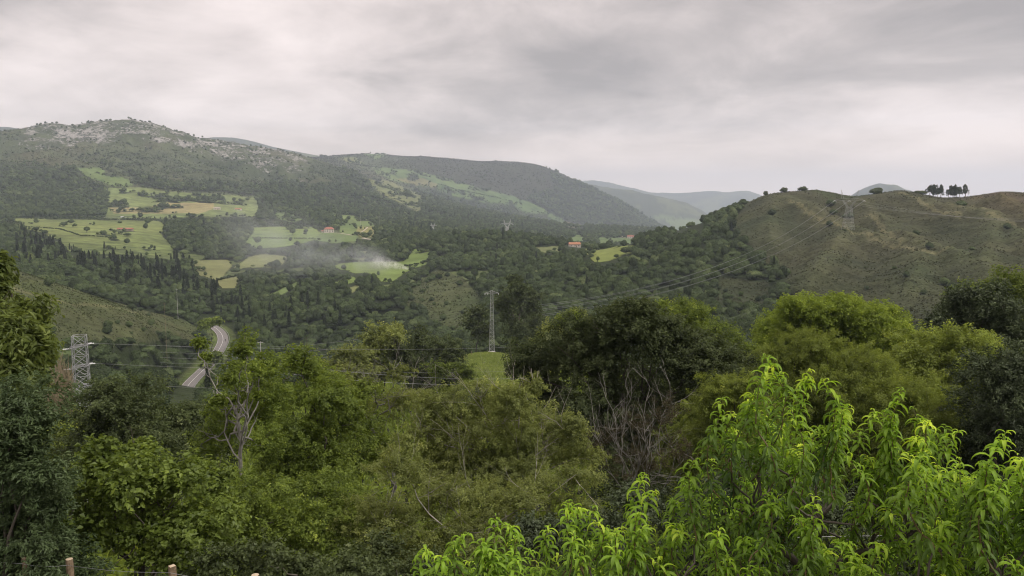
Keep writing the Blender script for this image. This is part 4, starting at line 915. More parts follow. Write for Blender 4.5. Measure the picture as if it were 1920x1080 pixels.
# ---- lattice pole on the grassy knoll
def latpole(u,vt,vb,D,label):
    t=at(u,vt,D); gz=float(ground(t[0],t[1])); root=np.array([t[0],t[1],gz]); H=t[2]-gz
    e=empty('lattice_pole',root,label,'power pylon',rz=.1); g=Geo(); lattice(g,H,1.35,.62,15,.055,.03,xx=False); obj('mast',g.mesh('mast',DULL,tone=False),e)
    g=Geo(); a=1.95; g.bar((-a,0,H-.7),(a,0,H-.7),.07); g.bar((-a,0,H-.7),(0,0,H-.05),.05); g.bar((a,0,H-.7),(0,0,H-.05),.05); g.bar((-a,.15,H-.75),(a,.15,H-.75),.05); obj('crossarm',g.mesh('crossarm',DULL,tone=False),e)
    T=[]
    for x in (-1.9,-1.1,1.9):
        g=Geo(); g.tube([(x,0,H-.65),(x,0,H-.85),(x,0,H-1.05),(x,0,H-1.2)],[.05,.10,.07,.05],6); obj('insulator',g.mesh('insulator',PORC,tone=False),e); T.append(root+[x,0,H-1.2])
    g=Geo(); g.box((0,0,.0),(1.9,1.9,.7)); obj('footing',g.mesh('footing',CONC,tone=False),e)
    return root,H,T
pr,pH,PT = latpole(922,545,645,215,'slim steel lattice pole with short crossarm on the grassy knoll')
# ---- delta pylon on the right hill
STEEL2=plain_mat('bright_steel',(.5,.5,.5),(.62,.62,.62),1.,.6)
def catpylon(u,vb,D0,D1,H,label,rz=0.,thick=.09,grp=None,fixD=None,mat=None):
    DULL=mat or globals()['DULL']
    p=hit(u,vb,D0,D1) if fixD is None else np.array([*at(u,vb,fixD)[:2],0]); p[2]=float(ground(p[0],p[1])); e=empty('delta_pylon',p-[0,0,.5],label,'power pylon',grp,rz)
    g=Geo(); wz=H*.56; w0=H*.24; w1=H*.085
    lattice(g,wz,w0,w1*1.3,6,thick,thick*.6); obj('body',g.mesh('body',DULL,tone=False),e)
    g=Geo(); zc=H*.74
    for sx in (-1,1):
        xa,xb=sx*w1*.6,sx*H*.17
        for yy in (-.6,.6):
            g.bar((xa,yy,wz),(xb,yy,zc),thick*.8); g.bar((xa*.2,yy,wz),(xb*.82,yy,zc),thick*.7)
            for q in np.linspace(0,1,5)[:-1]: g.bar((xa+(xb-xa)*q,yy,wz+(zc-wz)*q),(xa*.2+(xb*.82-xa*.2)*(q+.25),yy,wz+(zc-wz)*(q+.25)),thick*.5)
    obj('window_frame',g.mesh('window_frame',DULL,tone=False),e)
    g=Geo(); A=H*.36
    for yy in (-.5,.5):
        g.bar((-A,0,zc),(A,0,zc),thick); g.bar((-A,0,zc),(-H*.17,yy,zc+H*.05),thick*.6); g.bar((A,0,zc),(H*.17,yy,zc+H*.05),thick*.6); g.bar((-H*.17,yy,zc+H*.05),(H*.17,yy,zc+H*.05),thick*.7)
    for q in np.linspace(-.17,.17,8)[:-1]: g.bar((q*H,0,zc),((q+.025)*H,0,zc+H*.05),thick*.5); g.bar(((q+.025)*H,0,zc+H*.05),((q+.05)*H,0,zc),thick*.5)
    obj('crossarm',g.mesh('crossarm',DULL,tone=False),e)
    for sx in (-1,1):
        g=Geo(); 
        for yy in (-.4,.4): g.bar((sx*H*.14,yy,zc+H*.05),(sx*H*.21,0,H),thick*.7); g.bar((sx*H*.19,yy,zc+H*.03),(sx*H*.21,0,H),thick*.6)
        obj('peak',g.mesh('peak',DULL,tone=False),e)
    T=[]
    for x in (-A,0,A):
        for dy in (-1,1):
            g=Geo(); P=[np.array([x+.02*dy*t,dy*t,zc-.35*t]) for t in np.linspace(0,H*.09,9)]; g.tube(P,[.06,.2,.1,.2,.1,.2,.1,.2,.06],6); obj('insulator',g.mesh('insulator',PORC,tone=False),e)
            if dy==-1: c,s=math.cos(rz),math.sin(rz); T.append(loc2w(P[-1],p-[0,0,.5],c,s))
    return p,T
ppos,QT = catpylon(1590,430,480,900,31,'tall steel pylon with wide arms on the bare brown hillside',rz=-.75,thick=.10)
p2,Q2 = catpylon(951,441,820,1300,25,'steel pylon on the wooded ridge in the middle of the valley',rz=-.5,thick=.17,fixD=1045,mat=STEEL2)
p3,Q3 = catpylon(812,428,1300,3000,20,'distant pylon below the wooded spur, white insulators on its arms',rz=-.4,thick=.18,fixD=1500,mat=STEEL2)
# poles
def pole(u,vb,vt,D0,D1,label,r=.16,arm=1.1,mat=CONC,fixD=None):
    p=hit(u,vb,D0,D1) if fixD is None else np.array([*at(u,vb,fixD)[:2],0.]); p[2]=float(ground(p[0],p[1]))
    D=np.hypot(*p[:2]); H=at(u,vt,D)[2]-p[2]
    e=empty('power_pole',p,label,'utility pole'); g=Geo(); g.tube([(0,0,-.5),(0,0,H*.5),(0,0,H)],[r,r*.85,r*.65],6); obj('shaft',g.mesh('shaft',mat,tone=False),e)
    g=Geo(); g.bar((-arm,0,H-.5),(arm,0,H-.5),r*.5)
    for x in (-arm,0,arm): g.tube([(x,0,H-.45),(x,0,H-.1)],[r*.4,r*.4],5)
    obj('crossarm',g.mesh('crossarm',mat,tone=False),e); return p+[0,0,H]
w1_=pole(333,578,541,300,640,'pale pole standing alone on the shoulder of the bracken slope',r=.12)
w2_=pole(490,690,640,200,420,'grey pole just behind the top of the pale-trunked ash',r=.18,fixD=330)
w3_=pole(676,422,402,900,2200,'tall thin pole above the field right of the red-roofed farmhouse',r=.22,fixD=1480)
w4_=pole(711,423,405,900,2200,'twin-armed pole behind the yellow field by the farm track',r=.22,arm=3.2,fixD=1500)
w5_=pole(310,608,568,300,640,'short pole on the slope above the road',r=.09,arm=.5,mat=POST,fixD=470)
# ---- cables
def cable(a,b,sag,r,label,grp,k=3,n=40):
    t=np.linspace(0,1,n)[:,None]; a=np.array(a);b=np.array(b); P=a+(b-a)*t; P[:,2]-=sag*4*(t*(1-t))[:,0]
    g=Geo(); c=P.mean(0); g.tube(P-c,np.full(n,r),k); o=obj('power_cable',g.mesh('power_cable',WIRE,tone=False),label=label,category='cable',group=grp); o.location=Vector([float(x) for x in c]); return o
cx=at(-500,560,120); 
for k,p in enumerate(TW):
    tgt_v=(650,672,690,703,712,726)[k]
    far_=at(1420,(655,640,672,690,714,728)[k]-60,300) if k%2 else at(-260,(628,0,690,0,745,0)[k],100)
    right_=(k%2==1)
    cable(p,far_,5.5 if right_ else 1.2,.011,'thin cable leaving the lattice tower towards the valley' if right_ else 'thin cable leaving the lattice tower behind the chestnut','cables on the right of the lattice tower' if right_ else 'cables on the left of the lattice tower')
for k,(v0,v1) in enumerate(((640,628),(652,640),(662,648),(672,652))):
    cable(at(300,v0+8,340),at(760,v1-8,420),4,.035,'thin cable crossing the valley above the road','cables crossing the valley floor')
for v0,v1 in ((686,695),(705,700)):
    cable(at(420,v0-20,110),at(1250,v1-14,150),3.2,.022,'thin cable running level in front of the grassy knoll','cables before the grassy knoll')
for k,p in enumerate(QT):
    for dv in (0,1.6):
        cable(p+np.array([0,0,dv*.3]),at(1000+k*3-8,(574,582,592)[k]+dv*2,300)+np.array([0,0,0]),14,.06,'long cable slanting down the wooded slope from the hillside pylon','cables down from the hillside pylon',n=60)
    cable(p,at(2300,(392,398,404)[k],700),10,.05,'cable running right across the bare hill from the pylon','cables right of the hillside pylon',n=50)
# ---- buildings
ROOF=plain_mat('clay_tiles',(.24,.085,.055),(.34,.135,.09),1.2,.9); ROOF2=plain_mat('orange_tiles',(.27,.12,.06),(.36,.18,.10),1.2,.9); WALL=plain_mat('limewash',(.52,.46,.40),(.66,.60,.53),.8,.9); STONE=plain_mat('rubble_stone',(.26,.22,.18),(.40,.35,.29),1.,.9); GLASS=plain_mat('window_dark',(.03,.035,.04),(.06,.065,.07),1.,.25)
def house(name,label,p,L,Wd,hw,hr,rz,wall,roof,wins=3,hip=0.,lean=None):
    p=np.array(p); e=empty(name,p-[0,0,.6],label,'house' if name!='barn' else 'barn',rz=rz)
    g=Geo(); g.box((0,0,(hw+.6)/2),(L,Wd,hw+.6))
    z=hw+.6
    if hip<.01:
        for sx in (-1,1): g.add([(sx*L/2,-Wd/2,z),(sx*L/2,Wd/2,z),(sx*L/2,0,z+hr*.95)],[[0,1,2]])
    obj('wall',g.mesh('wall',wall,tone=False),e)
    g=Geo(); o=.5; a=L/2+o; b_=Wd/2+o; q=L/2*(1-hip); th=.22; zz=z-.12
    top=[(-q,0,z+hr),(q,0,z+hr)]; bs=[(-a,-b_,zz),(a,-b_,zz),(a,b_,zz),(-a,b_,zz)]
    V=bs+top+[(x,y,h+th) for x,y,h in bs+top]
    g.add(V,[[6,7,11,10],[8,9,10,11],[1,0,4,5],[3,2,5,4],[0,1,7,6],[2,3,9,8],[1,2,8,7],[3,0,6,9]]); g.add(V,[[7,8,11],[9,6,10]]); obj('roof',g.mesh('roof',roof,tone=False),e)
    for k in range(wins):
        x=-L/2+L*(k+.5)/wins
        for zf in ((hw*.33+.6,hw*.75+.6) if hw>4.5 else (hw*.5+.6,)):
            g=Geo(); g.box((x,-Wd/2-.03,zf),(1.1,.1,1.3)); obj('window',g.mesh('window',GLASS,tone=False),e)
    g=Geo(); g.box((L*.12,-Wd/2-.04,.6+1.1),(1.2,.1,2.2)); obj('door',g.mesh('door',POST,tone=False),e)
    g=Geo(); g.box((L*.2,Wd*.12,z+hr*.8+.4),(.8,.8,1.6)); 
    if name!='barn': obj('chimney',g.mesh('chimney',wall,tone=False),e)
    return e
ph=KEEP[0][0]; house('farmhouse','pale farmhouse with red hipped roof in the bright green field',ph,16,11,5.6,3.4,.15,WALL,ROOF,4,.45)
q=ph+np.array([-9.5,1,0]); q[2]=float(ground(q[0],q[1])); house('barn','low red-roofed shed built against the farmhouse',q,6,6,2.6,1.2,.15,WALL,ROOF,1)
house('barn','long low barn with red roof in the yellow meadow',KEEP[1][0],22,7,2.2,1.6,.03,STONE,ROOF,3)
house('barn','small pale stone barn at the edge of the tan meadow',KEEP[2][0],14,9,3.0,2.4,.3,WALL,STONE,2)
house('barn','small orange-roofed barn right of the pale stone barn',KEEP[3][0],14,8,2.6,1.8,-.2,WALL,ROOF2,2)
house('farmhouse','orange-roofed house half hidden behind trees by the yellow-green field',KEEP[4][0],15,9,3.6,2.4,.1,WALL,ROOF2,3)
house('farmhouse','distant pink-walled house above the far green fields',KEEP[5][0],17,11,5.,3.,-.2,WALL,ROOF,3)
q=hit(1165,445,1200,5000); house('barn','long white shed beside the distant pink-walled house',q,22,7,2.4,1.3,.1,WALL,WALL,2)
q=KEEP[7][0]; house('farmhouse','ruined stone house among trees right of the yellow field',q,14,9,3.6,1.6,.5,STONE,STONE,2)
# ---- white van on the lane
pv_=hit(230,408.5,1100,2300); q1=hit(197,408.5,1100,2300); q2=hit(282,410,1100,2300)
VAN=plain_mat('white_paint',(.72,.73,.73),(.8,.8,.8),1.,.35); RUB=plain_mat('rubber',(.02,.02,.02),(.03,.03,.03),3.,.8)
ASPH=plain_mat('asphalt',(.12,.112,.108),(.17,.16,.15),.6,.9); PAINT=plain_mat('road_paint',(.7,.7,.68),(.8,.8,.78),2.,.7)
def strip(name,P,w0,w1,mat,dz,lab=None):
    P=np.asarray(P); T_=np.gradient(P,axis=0); S_=unit(np.stack([T_[:,1],-T_[:,0],0*T_[:,0]],1)); V=np.concatenate([P+S_*w0,P+S_*w1]); V[:,2]+=dz; n=len(P); i=np.arange(n-1)
    F=np.stack([i,i+1,n+i+1,n+i],1); 
    me=make_mesh(name,V,F,mat,True); return obj(name,me,kind='structure',label=lab)
def ray_strip(name,pts,w,mat,dr,lab):
    P=np.array([hit(u,v,*dr) for u,v in pts]); s=np.linspace(0,len(P)-1,len(P)*8); P=np.stack([gsm(np.interp(s,np.arange(len(P)),P[:,k]),4) for k in range(3)],-1); P[:,2]=ground(P[:,0],P[:,1])
    return P,strip(name,P,-w/2,w/2,mat,.5,lab)
LP,_=ray_strip('lane',[(190,408.5),(215,408),(230,408.5),(250,409.5),(285,411)],7,CONC,(1100,2300),'pale lane between the two meadows')
TRACKM=plain_mat('gravel',(.30,.26,.20),(.42,.37,.30),.5,.95)
ray_strip('farm_track',[(628,437),(640,438),(650,440),(664,442)],4.5,TRACKM,(900,1900),'pale gravel track leading to the farmhouse')
ray_strip('farm_path',[(676,436),(685,431),(690,425)],3,TRACKM,(900,1900),'gravel path across the field right of the farmhouse')
ray_strip('farm_yard',[(679,446),(690,449),(700,450)],7,TRACKM,(850,1900),'pale gravel turning place under the trees')
k=int(np.argmin(np.hypot(LP[:,0]-pv_[0],LP[:,1]-pv_[1]))); p=LP[k]+[0,0,.52]
e=empty('van',p,'white van parked on the lane between the two meadows','van',rz=math.atan2(*(LP[min(k+1,len(LP)-1)]-LP[k-1])[[1,0]]))
g=Geo(); pr_=[(-3.2,.5),(3.1,.5),(3.2,1.2),(2.3,1.5),(1.6,2.5),(-3.2,2.6)]; V=[(x,-1.05,z) for x,z in pr_]+[(x,1.05,z) for x,z in pr_]; n=6
g.add(V,[[0,1,2,3],[0,3,4,5],[6,9,8,7],[6,11,10,9]]+[[i,(i+1)%n+0,(i+1)%n+n,i+n][::-1] for i in range(n)]); obj('body',g.mesh('body',VAN,tone=False),e)
g=Geo(); g.add([(2.32,-.9,1.6),(2.32,.9,1.6),(1.72,.9,2.4),(1.72,-.9,2.4)],[[0,1,2,3]]); obj('windscreen',g.mesh('windscreen',GLASS,tone=False),e)
for x in (-2,2):
    for y in (-1.0,1.0):
        g=Geo(); th=np.linspace(0,2*math.pi,13)[:-1]; V=[(x+.4*math.cos(t),y-.12,.4+.4*math.sin(t)) for t in th]+[(x+.4*math.cos(t),y+.12,.4+.4*math.sin(t)) for t in th]; g.add(V,[[i,(i+1)%12,(i+1)%12+12,i+12] for i in range(12)]); 
        c0=len(V); g.add([(x,y-.13,.4)]+V[:12]+[(x,y+.13,.4)]+V[12:],[[0,1+i,1+(i+1)%12] for i in range(12)]+[[13,14+(i+1)%12,14+i] for i in range(12)]); obj('wheel',g.mesh('wheel',RUB,tone=False),e)
# ---- the winding road
strip('road',RP,-3.7,3.7,ASPH,.10,'grey two-lane road winding along the valley floor')
strip('road_markings',RP,-.08,.08,PAINT,.14,'white centre line of the winding road')
strip('road_edge_line',RP,-3.4,-3.32,PAINT,.14,'white edge line on the outer side of the winding road')
for sgn,lab in ((1,'steel crash barrier along the right side of the winding road'),):
    T_=np.gradient(RP,axis=0); S_=unit(np.stack([T_[:,1],-T_[:,0],0*T_[:,0]],1)); P=RP+S_*4.3*sgn; c=P.mean(0); e=empty('crash_barrier',c,lab,'barrier'); g=Geo(); g.tube(P-c+[0,0,.75],np.full(len(P),.16),4); obj('rail',g.mesh('rail',STEEL,tone=False),e)
    for k in range(4,136,4):
        g=Geo(); g.box(P[k]-c+[0,0,.3],(.12,.12,.8)); obj('post',g.mesh('post',STEEL,tone=False),e)
# motorcycle on the road
kk=int(np.argmin(np.abs(rpv-641)+np.abs(rpu-418))); p=RP[kk]; T_=RP[kk+1]-RP[kk-1]; a=math.atan2(T_[1],T_[0]); S_=unit(np.array([T_[1],-T_[0],0])); p=p-S_*2.0*(-1)+[0,0,.12]
BLK=plain_mat('black_paint',(.02,.02,.022),(.035,.035,.04),3.,.4); LTH=plain_mat('dark_clothing',(.03,.03,.035),(.05,.05,.055),4.,.8)
e=empty('motorcycle',p,'dark motorcycle riding up the winding road','motorcycle','',a)
if 'group' in e.keys(): del e['group']
for x in (-.7,.7):
    g=Geo(); th=np.linspace(0,2*math.pi,15); g.tube([(x+.3*math.cos(t),0,.32+.3*math.sin(t)) for t in th],np.full(15,.07),6); obj('wheel',g.mesh('wheel',RUB,tone=False),e)
g=Geo(); g.tube([(-.6,0,.75),(-.1,0,.72),(.3,0,.9),(.55,0,.95)],[.12,.17,.2,.1],8); g.tube([(-.3,0,.45),(.25,0,.45)],[.18,.2],8); g.tube([(.7,0,.35),(.5,0,1.05)],[.05,.05],6); g.tube([(.48,-.35,1.1),(.5,0,1.05),(.48,.35,1.1)],[.03,.03,.03],5); obj('body',g.mesh('body',BLK,tone=False),e)
def person(p,rz):
    me=bpy.data.meshes.new('body'); P=[(0,0,.85),(-.02,0,1.1),(.08,0,1.38),(.12,0,1.5),(.15,0,1.64),(.1,.2,1.36),(.25,.3,1.15),(.42,.33,1.1),(.1,-.2,1.36),(.25,-.3,1.15),(.42,-.33,1.1),(.08,.13,.82),(.38,.2,.75),(.2,.22,.38),(.08,-.13,.82),(.38,-.2,.75),(.2,-.22,.38)]
    E=[(0,1),(1,2),(2,3),(3,4),(2,5),(5,6),(6,7),(2,8),(8,9),(9,10),(0,11),(11,12),(12,13),(0,14),(14,15),(15,16)]; Rr=[.16,.15,.17,.07,.13,.08,.05,.04,.08,.05,.04,.1,.08,.05,.1,.08,.05]
    me.from_pydata(P,E,[]); me.materials.append(LTH); o=obj('person',me,label='rider in dark clothes leaning forward on the motorcycle',category='person'); o.location=Vector([float(c) for c in p]); o.rotation_euler=(0,0,rz)
    o.modifiers.new('skin','SKIN'); 
    for q,r_ in zip(me.skin_vertices[0].data,Rr): q.radius=(r_,r_)
    me.skin_vertices[0].data[0].use_root=True; o.modifiers.new('sub','SUBSURF').render_levels=1
person(p,a)
# ---- fence at the foot of the view
fd=[(44,1046,12.2,.035,'thin grey stake at the left end of the wire fence'),(129,1049,12.0,.05,'round split fence post under the hazel leaves'),(322,1062,10.3,.055,'squared fence post with a pale cut top'),(478,1079,9.6,.05,'fence post whose top only just shows')]
tops=[]
for u,v,D,r_,lab in fd:
    t=at(u,v,D); gz=float(ground(t[0],t[1])); Hh=1.45
    base=np.array([t[0],t[1],t[2]-Hh]); e=empty('fence_post',base,lab,'fence post'); g=Geo(); n=10; rr0=np.random.default_rng(int(u))
    P=np.array([(0,0,-2.2),(.0,0,.4),(.012,0,1.0),(0,.01,Hh)]); g.tube(P,[r_,r_,r_*.98,r_*.95],n if r_<.052 else 4)
    k=n if r_<.052 else 4; obj('shaft',g.mesh('shaft',POST,tone=False),e)
    th=np.arange(k)*2*math.pi/k; g=Geo(); V=[(0,.01,Hh+.012)]+[(r_*.93*math.cos(t_),.01+r_*.93*math.sin(t_),Hh+.003) for t_ in th]; g.add(V,[[0,1+i,1+(i+1)%k] for i in range(k)]); obj('cut_end',g.mesh('cut_end',plain_mat('cut_wood',(.34,.27,.18),(.46,.38,.27),20.,.8),tone=False),e)
    tops.append(base+[0,0,Hh])
tops=[tops[0]+np.array([-2.5,.4,.05])]+tops+[tops[-1]+np.array([2.2,-.6,-.1])]
for k,dz in enumerate((-.06,-.30,-.54,-.78)):
    g=Geo(); c=tops[2]; P=[]
    for a_,b_ in zip(tops[:-1],tops[1:]):
        for t in np.linspace(0,1,8)[:-1]: q=a_+(b_-a_)*t-c; q[2]-=.03*math.sin(math.pi*t); P.append(q+[0,-.05,dz])
    g.tube(P,np.full(len(P),.0028),4); o=obj('fence_wire',g.mesh('fence_wire',WIRE,tone=False),label=('top','second','third','lowest visible')[k]+' strand of wire on the fence',category='fence wire'); o.location=Vector([float(x) for x in c])
a_=at(1475,1008,7.5); b_=at(1900,1000,7.2); c=(a_+b_)/2; g=Geo(); g.tube(wig(a_-c,b_-c,12,.004,rng),np.full(12,.0017),4); o=obj('garden_wire',g.mesh('garden_wire',PORC,tone=False),label='pale taut wire passing behind the peach leaves',category='wire'); o.location=Vector([float(x) for x in c])
# little fence on the knoll
for k,(u,v) in enumerate(((870,676),(876,672),(884,667),(892,661),(899,657),(939,652))):
    p=hit(u,v,100,260); e_=Geo(); e_.tube([(0,0,-.3),(0,0,1.2)],[.07,.06],5); o=obj('knoll_post',e_.mesh('knoll_post',POST,tone=False),label='small wooden post in the line along the edge of the knoll',category='fence post',group='posts along the knoll'); o.location=Vector([float(x) for x in p])
# ---- dry stalks by the tower
g=Geo(); r=np.random.default_rng(77)
for _ in range(420):
    u=r.uniform(78,134); v=r.uniform(730,775); D=64+r.normal()*3; a_=at(u,v+10,D); h=r.uniform(1.0,3.4); b_=a_+np.array([r.normal()*.35,r.normal()*.3,h]); P=wig(a_,b_,5,.2,r); g.tube(P,np.linspace(.03,.014,5),3)
M_DRY=plain_mat('dry_stalks',(.17,.14,.085),(.30,.25,.16),2.,.95)
obj('dry_stalks',g.mesh('dry_stalks',M_DRY,tone=False),kind='stuff',label='tan dry stalks around the foot of the lattice tower')
# ---- grass on the knoll and shade plants on the near ground
def tufts(name,label,n,urange,drange,h,mat,seed,cond=None):
    r=np.random.default_rng(seed); az=r.uniform(*[float(az_of(u,600)) for u in urange],n); D=np.sqrt(r.uniform(drange[0]**2,drange[1]**2,n)); x,y=D*np.sin(az),D*np.cos(az); z=ground(x,y); P=np.stack([x,y,z+h*.35],1)
    if cond is not None: m=cond(x,y,z); P=P[m]
    n=len(P); N=unit(r.normal(size=(n,3))*[1,1,.25]+[0,-.4,.2]); Dr=unit(np.array([0,0,1.])+r.normal(size=(n,3))*.45); V,F=leafcards(P,N,unit(Dr-N*(Dr*N).sum(1)[:,None]),h*r.uniform(.6,1.3,n),h*.5*r.uniform(.5,1.3,n)); obj(name,make_mesh(name,V,F,mat,False,{'tone':np.repeat(r.random(n),4)}),kind='stuff',label=label)
tufts('grass','rough grass and bracken on the knoll',26000,(800,1000),(140,232),.45,mk('grass_blades',(.08,.11,.03),(.16,.20,.05),(.22,.25,.08),sc_=.1,trans=.2,gloss=.01),3)
tufts('undergrowth','dark leafy undergrowth on the slope below the trees',60000,(-60,1980),(9,60),.5,M_DARK,4)
tufts('scrub','low scrub between the foreground trees and the valley',60000,(-60,1980),(60,260),1.5,M_MID,6,cond=lambda x,y,z:~((np.abs(pix(np.stack([x,y,z],1))[0]-905)<60)&(np.hypot(x,y)>125)))
# ---- smoke from the garden fire
def smoke(name,label,u0,v0,u1,v1,D,w0,w1,dens,scale,seed,col,lo,hi):
    a_=at(u0,v0,D); b_=at(u1,v1,D*1.02); c=(a_+b_)/2; g=Geo(); n=10; t=np.linspace(0,1,n)[:,None]; P=a_+(b_-a_)*t-c; g.tube(P,np.linspace(w0,w1,n),10); k=10
    g.F4.append(np.array([[0,1,2,3]])*0) if False else None
    V=np.concatenate(g.V); g.add([P[0]]+list(V[:k]),[[0,1+(i+1)%k,1+i] for i in range(k)]); g.add([P[-1]]+list(V[-k:]),[[0,1+i,1+(i+1)%k] for i in range(k)])
    m,b=new_mat(name); tc=b.n('ShaderNodeTexCoord').outputs['Object']; d_=unit((b_-a_)); 
    L=float(np.linalg.norm(b_-a_)); s=b.n('ShaderNodeVectorMath',operation='DOT_PRODUCT',i={0:tc,1:tuple(float(x) for x in d_)}).outputs['Value']
    tt=b.maprange(s,-L/2,L/2,0,1); 
    q=b.n('ShaderNodeVectorMath',operation='SCALE',i={0:tuple(float(x) for x in d_),'Scale':s}).outputs[0]; rr=b.n('ShaderNodeVectorMath',operation='LENGTH',i={0:b.n('ShaderNodeVectorMath',operation='SUBTRACT',i={0:tc,1:q}).outputs[0]}).outputs['Value']
    edge=b.math('SUBTRACT',1.0,b.math('DIVIDE',rr,b.maprange(tt,0,1,w0,w1)),clamp=True)
    fall=b.math('MULTIPLY',b.maprange(tt,0,1,1.0,.18),b.math('MULTIPLY',b.maprange(tt,.8,1,1,0),b.maprange(tt,0,.06,0,1)))
    ns=b.maprange(b.noise(tc,scale,3,.6,1.2),lo,hi,0,1); dn=b.math('MULTIPLY',b.math('MULTIPLY',ns,b.math('POWER',edge,1.3)),b.math('MULTIPLY',fall,dens))
    pv=b.n('ShaderNodeVolumePrincipled',i={'Color':(*col,1),'Density':dn,'Anisotropy':.2}); o_=b.n('ShaderNodeOutputMaterial'); m.node_tree.links.new(pv.outputs[0],o_.inputs['Volume'])
    o=obj('smoke',g.mesh('smoke',m,tone=False),kind='stuff',label=label); o.location=Vector([float(x) for x in c])
smoke('white_smoke','dense white bonfire smoke at the edge of the green field',768,504,690,486,820,1.8,13,.42,.22,1,(.97,.97,.97),.42,.62)
smoke('drifting_smoke','thin grey smoke drifting left over the woods from the bonfire',740,496,380,425,800,13,66,.030,.022,2,(.88,.92,.98),.35,.65)

# ---- bracken and gorse giving the open slopes their rough nap
def nap(name,label,n,dr,test,h,mat,seed):
    r=np.random.default_rng(seed); az=r.uniform(-.6,.6,n); D=np.exp(r.uniform(math.log(dr[0]),math.log(dr[1]),n)); x,y=D*np.sin(az),D*np.cos(az); z=ground(x,y)
    a=np.clip(np.interp(az,AZ,np.arange(nA)),0,nA-2).astype(int); q=np.clip(np.interp(np.log(D),LRAD,np.arange(nR)),0,nR-2).astype(int)
    pt=smooth01(fbm(x/(h*14),y/(h*14),oct=3,seed=seed),-.25,.35); m=test(q,a,D)&(hidden_by[q,a]<4)&(r.random(n)<.25+.75*pt); x,y,z=x[m],y[m],z[m]; n=len(x); P=np.stack([x,y,z+h*.22],1)
    N=unit(r.normal(size=(n,3))*[1,1,.3]+[0,-.3,.7]); Dr=unit(r.normal(size=(n,3))*[1,1,.5]); Dr=unit(Dr-N*(Dr*N).sum(1)[:,None]); V,F=leafcards(P,N,Dr,h*r.uniform(.6,1.5,n),h*r.uniform(.4,.9,n),.6)
    obj(name,make_mesh(name,V,F,mat,False,{'tone':np.repeat(r.random(n),4)}),kind='stuff',label=label)
bare=lambda q,a:(field[q,a]<0)&(~wood[q,a])&(side[q,a]<.05)
M_BRK=mk('bracken',(.032,.036,.018),(.056,.060,.028),(.082,.082,.04),sc_=.02,trans=.15,gloss=.0,rnd=0.,gain=1.)
nap('bracken','low bracken and gorse roughening the bare brown hill',90000,(300,900),lambda q,a,D:heath[q,a]&(UU[q,a]>1300),1.2,M_BRK,81)
M_GRS=mk('slope_heather',(.030,.038,.016),(.068,.082,.034),(.10,.115,.05),sc_=.02,trans=.15,gloss=.0,rnd=0.,gain=1.)
nap('heather','heather and gorse on the slope above the road',120000,(260,640),lambda q,a,D:heath[q,a]&(UU[q,a]<430),1.0,M_GRS,82)
nap('gorse','gorse thickets among the fields below the knoll ridge',50000,(400,1000),lambda q,a,D:heath[q,a]&(UU[q,a]>700)&(UU[q,a]<1000),1.6,M_GRS,84)
M_MTN=mk('mountain_scrub',(.024,.034,.017),(.062,.080,.037),(.10,.115,.055),sc_=.008,trans=.1,gloss=.0,rnd=0.,gain=1.)
nap('mountain_scrub','scrub and bracken patches over the rocky mountain side',220000,(1400,3500),lambda q,a,D:bare(q,a)&(UU[q,a]<1000)&(rocky[q,a]<.6),4.5,M_MTN,83)
nap('ridge_heath','dark heath over the long distant ridge',60000,(4000,5100),lambda q,a,D:bare(q,a),7.,mk('ridge_heather',(.022,.026,.016),(.05,.055,.032),(.07,.07,.045),sc_=.008,trans=.05,gloss=.0,rnd=0.,gain=1.),85)

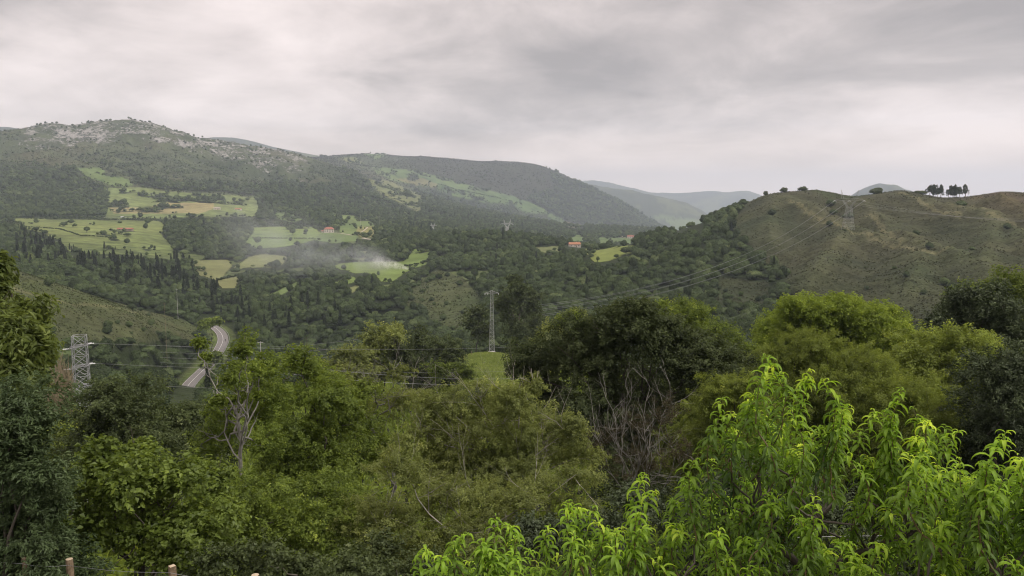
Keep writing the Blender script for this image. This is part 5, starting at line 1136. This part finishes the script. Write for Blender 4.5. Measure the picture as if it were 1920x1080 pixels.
# ---- hedges dividing the meadows
def hedge(pts,dr,h,label):
    P=np.array([hit(u,v,*dr) for u,v in pts]); L=np.linalg.norm(np.diff(P,axis=0),axis=1).sum(); n=max(6,int(L/(h*.8))); s=np.linspace(0,len(P)-1,n); r=np.random.default_rng(int(pts[0][0])); Q=np.stack([np.interp(s,np.arange(len(P)),P[:,k]) for k in range(3)],1); Q[:,:2]+=r.normal(size=(n,2))*h*.3; Q[:,2]=ground(Q[:,0],Q[:,1]); c0=Q.mean(0)
    g=Geo(); K,Fk,cvv,cff,tn=crown('round',60,1,rs=r,card=.35)
    for q in Q-c0: k=h*.6*r.uniform(.6,1.3); g.add(K*k+q+[0,0,k*.7],Fk,.3); g.add(cvv*k+q+[0,0,k*.7],cff,np.clip(tn*.7+r.uniform(-.1,.3),0,1))
    o=obj('hedge',g.mesh('hedge',wood_mat),label=label,category='hedge'); o.location=Vector([float(x) for x in c0])
for pts,dr,h,lab in (([(474,446.5),(500,447),(540,447.5),(590,448)],(900,1900),2.2,'long thin hedge across the bright green field by the farmhouse'),
  ([(775,466.5),(790,466),(808,468)],(700,1300),3.,'hedge along the top of the small bright field'),
  ([(745,468),(765,478),(760,487)],(700,1300),3.4,'hedge down the left side of the small bright field'),
  ([(717,352),(740,357),(775,360)],(1800,4200),4.,'hedge across the sloping yellow field'),
  ([(20,409),(110,411),(190,412),(300,413)],(1100,2400),2.4,'hedge along the lane above the yellow meadow'),
  ([(285,380),(310,378),(330,379)],(1400,2700),3.,'broken hedge inside the big meadow'),
  ([(412,526),(430,520),(453,517)],(600,1300),3.,'hedge across the rough meadow below the bright field'),
  ([(760,500),(790,494),(820,486)],(600,1300),3.,'hedge between the smoking field and the gorse slope'),
  ([(820,345),(860,357),(905,366),(960,378)],(3300,5200),7.,'hedge crossing the long distant pasture'),
  ([(40,425),(110,430),(150,442),(210,446)],(850,2000),2.,'low hedge in the yellow meadow left of the barn')):
    hedge(pts,dr,h,lab)
# ------------------------------------------------------------------ haze
hm, b = new_mat('haze_air')
pv = b.n('ShaderNodeVolumePrincipled', i={'Color':(.72,.81,.96,1),'Density':HAZE,'Anisotropy':.15})
o_ = b.n('ShaderNodeOutputMaterial'); hm.node_tree.links.new(pv.outputs[0], o_.inputs['Volume'])
g = Geo(); zl, zh = float(GZ.min())-1, float(GZ.max())+25
g.box((0,0,(zl+zh)/2),(37000,37000,zh-zl))
hme = g.mesh('haze', hm, tone=False)
obj('haze', hme, kind='stuff', label='pale blue damp air lying over the whole valley')
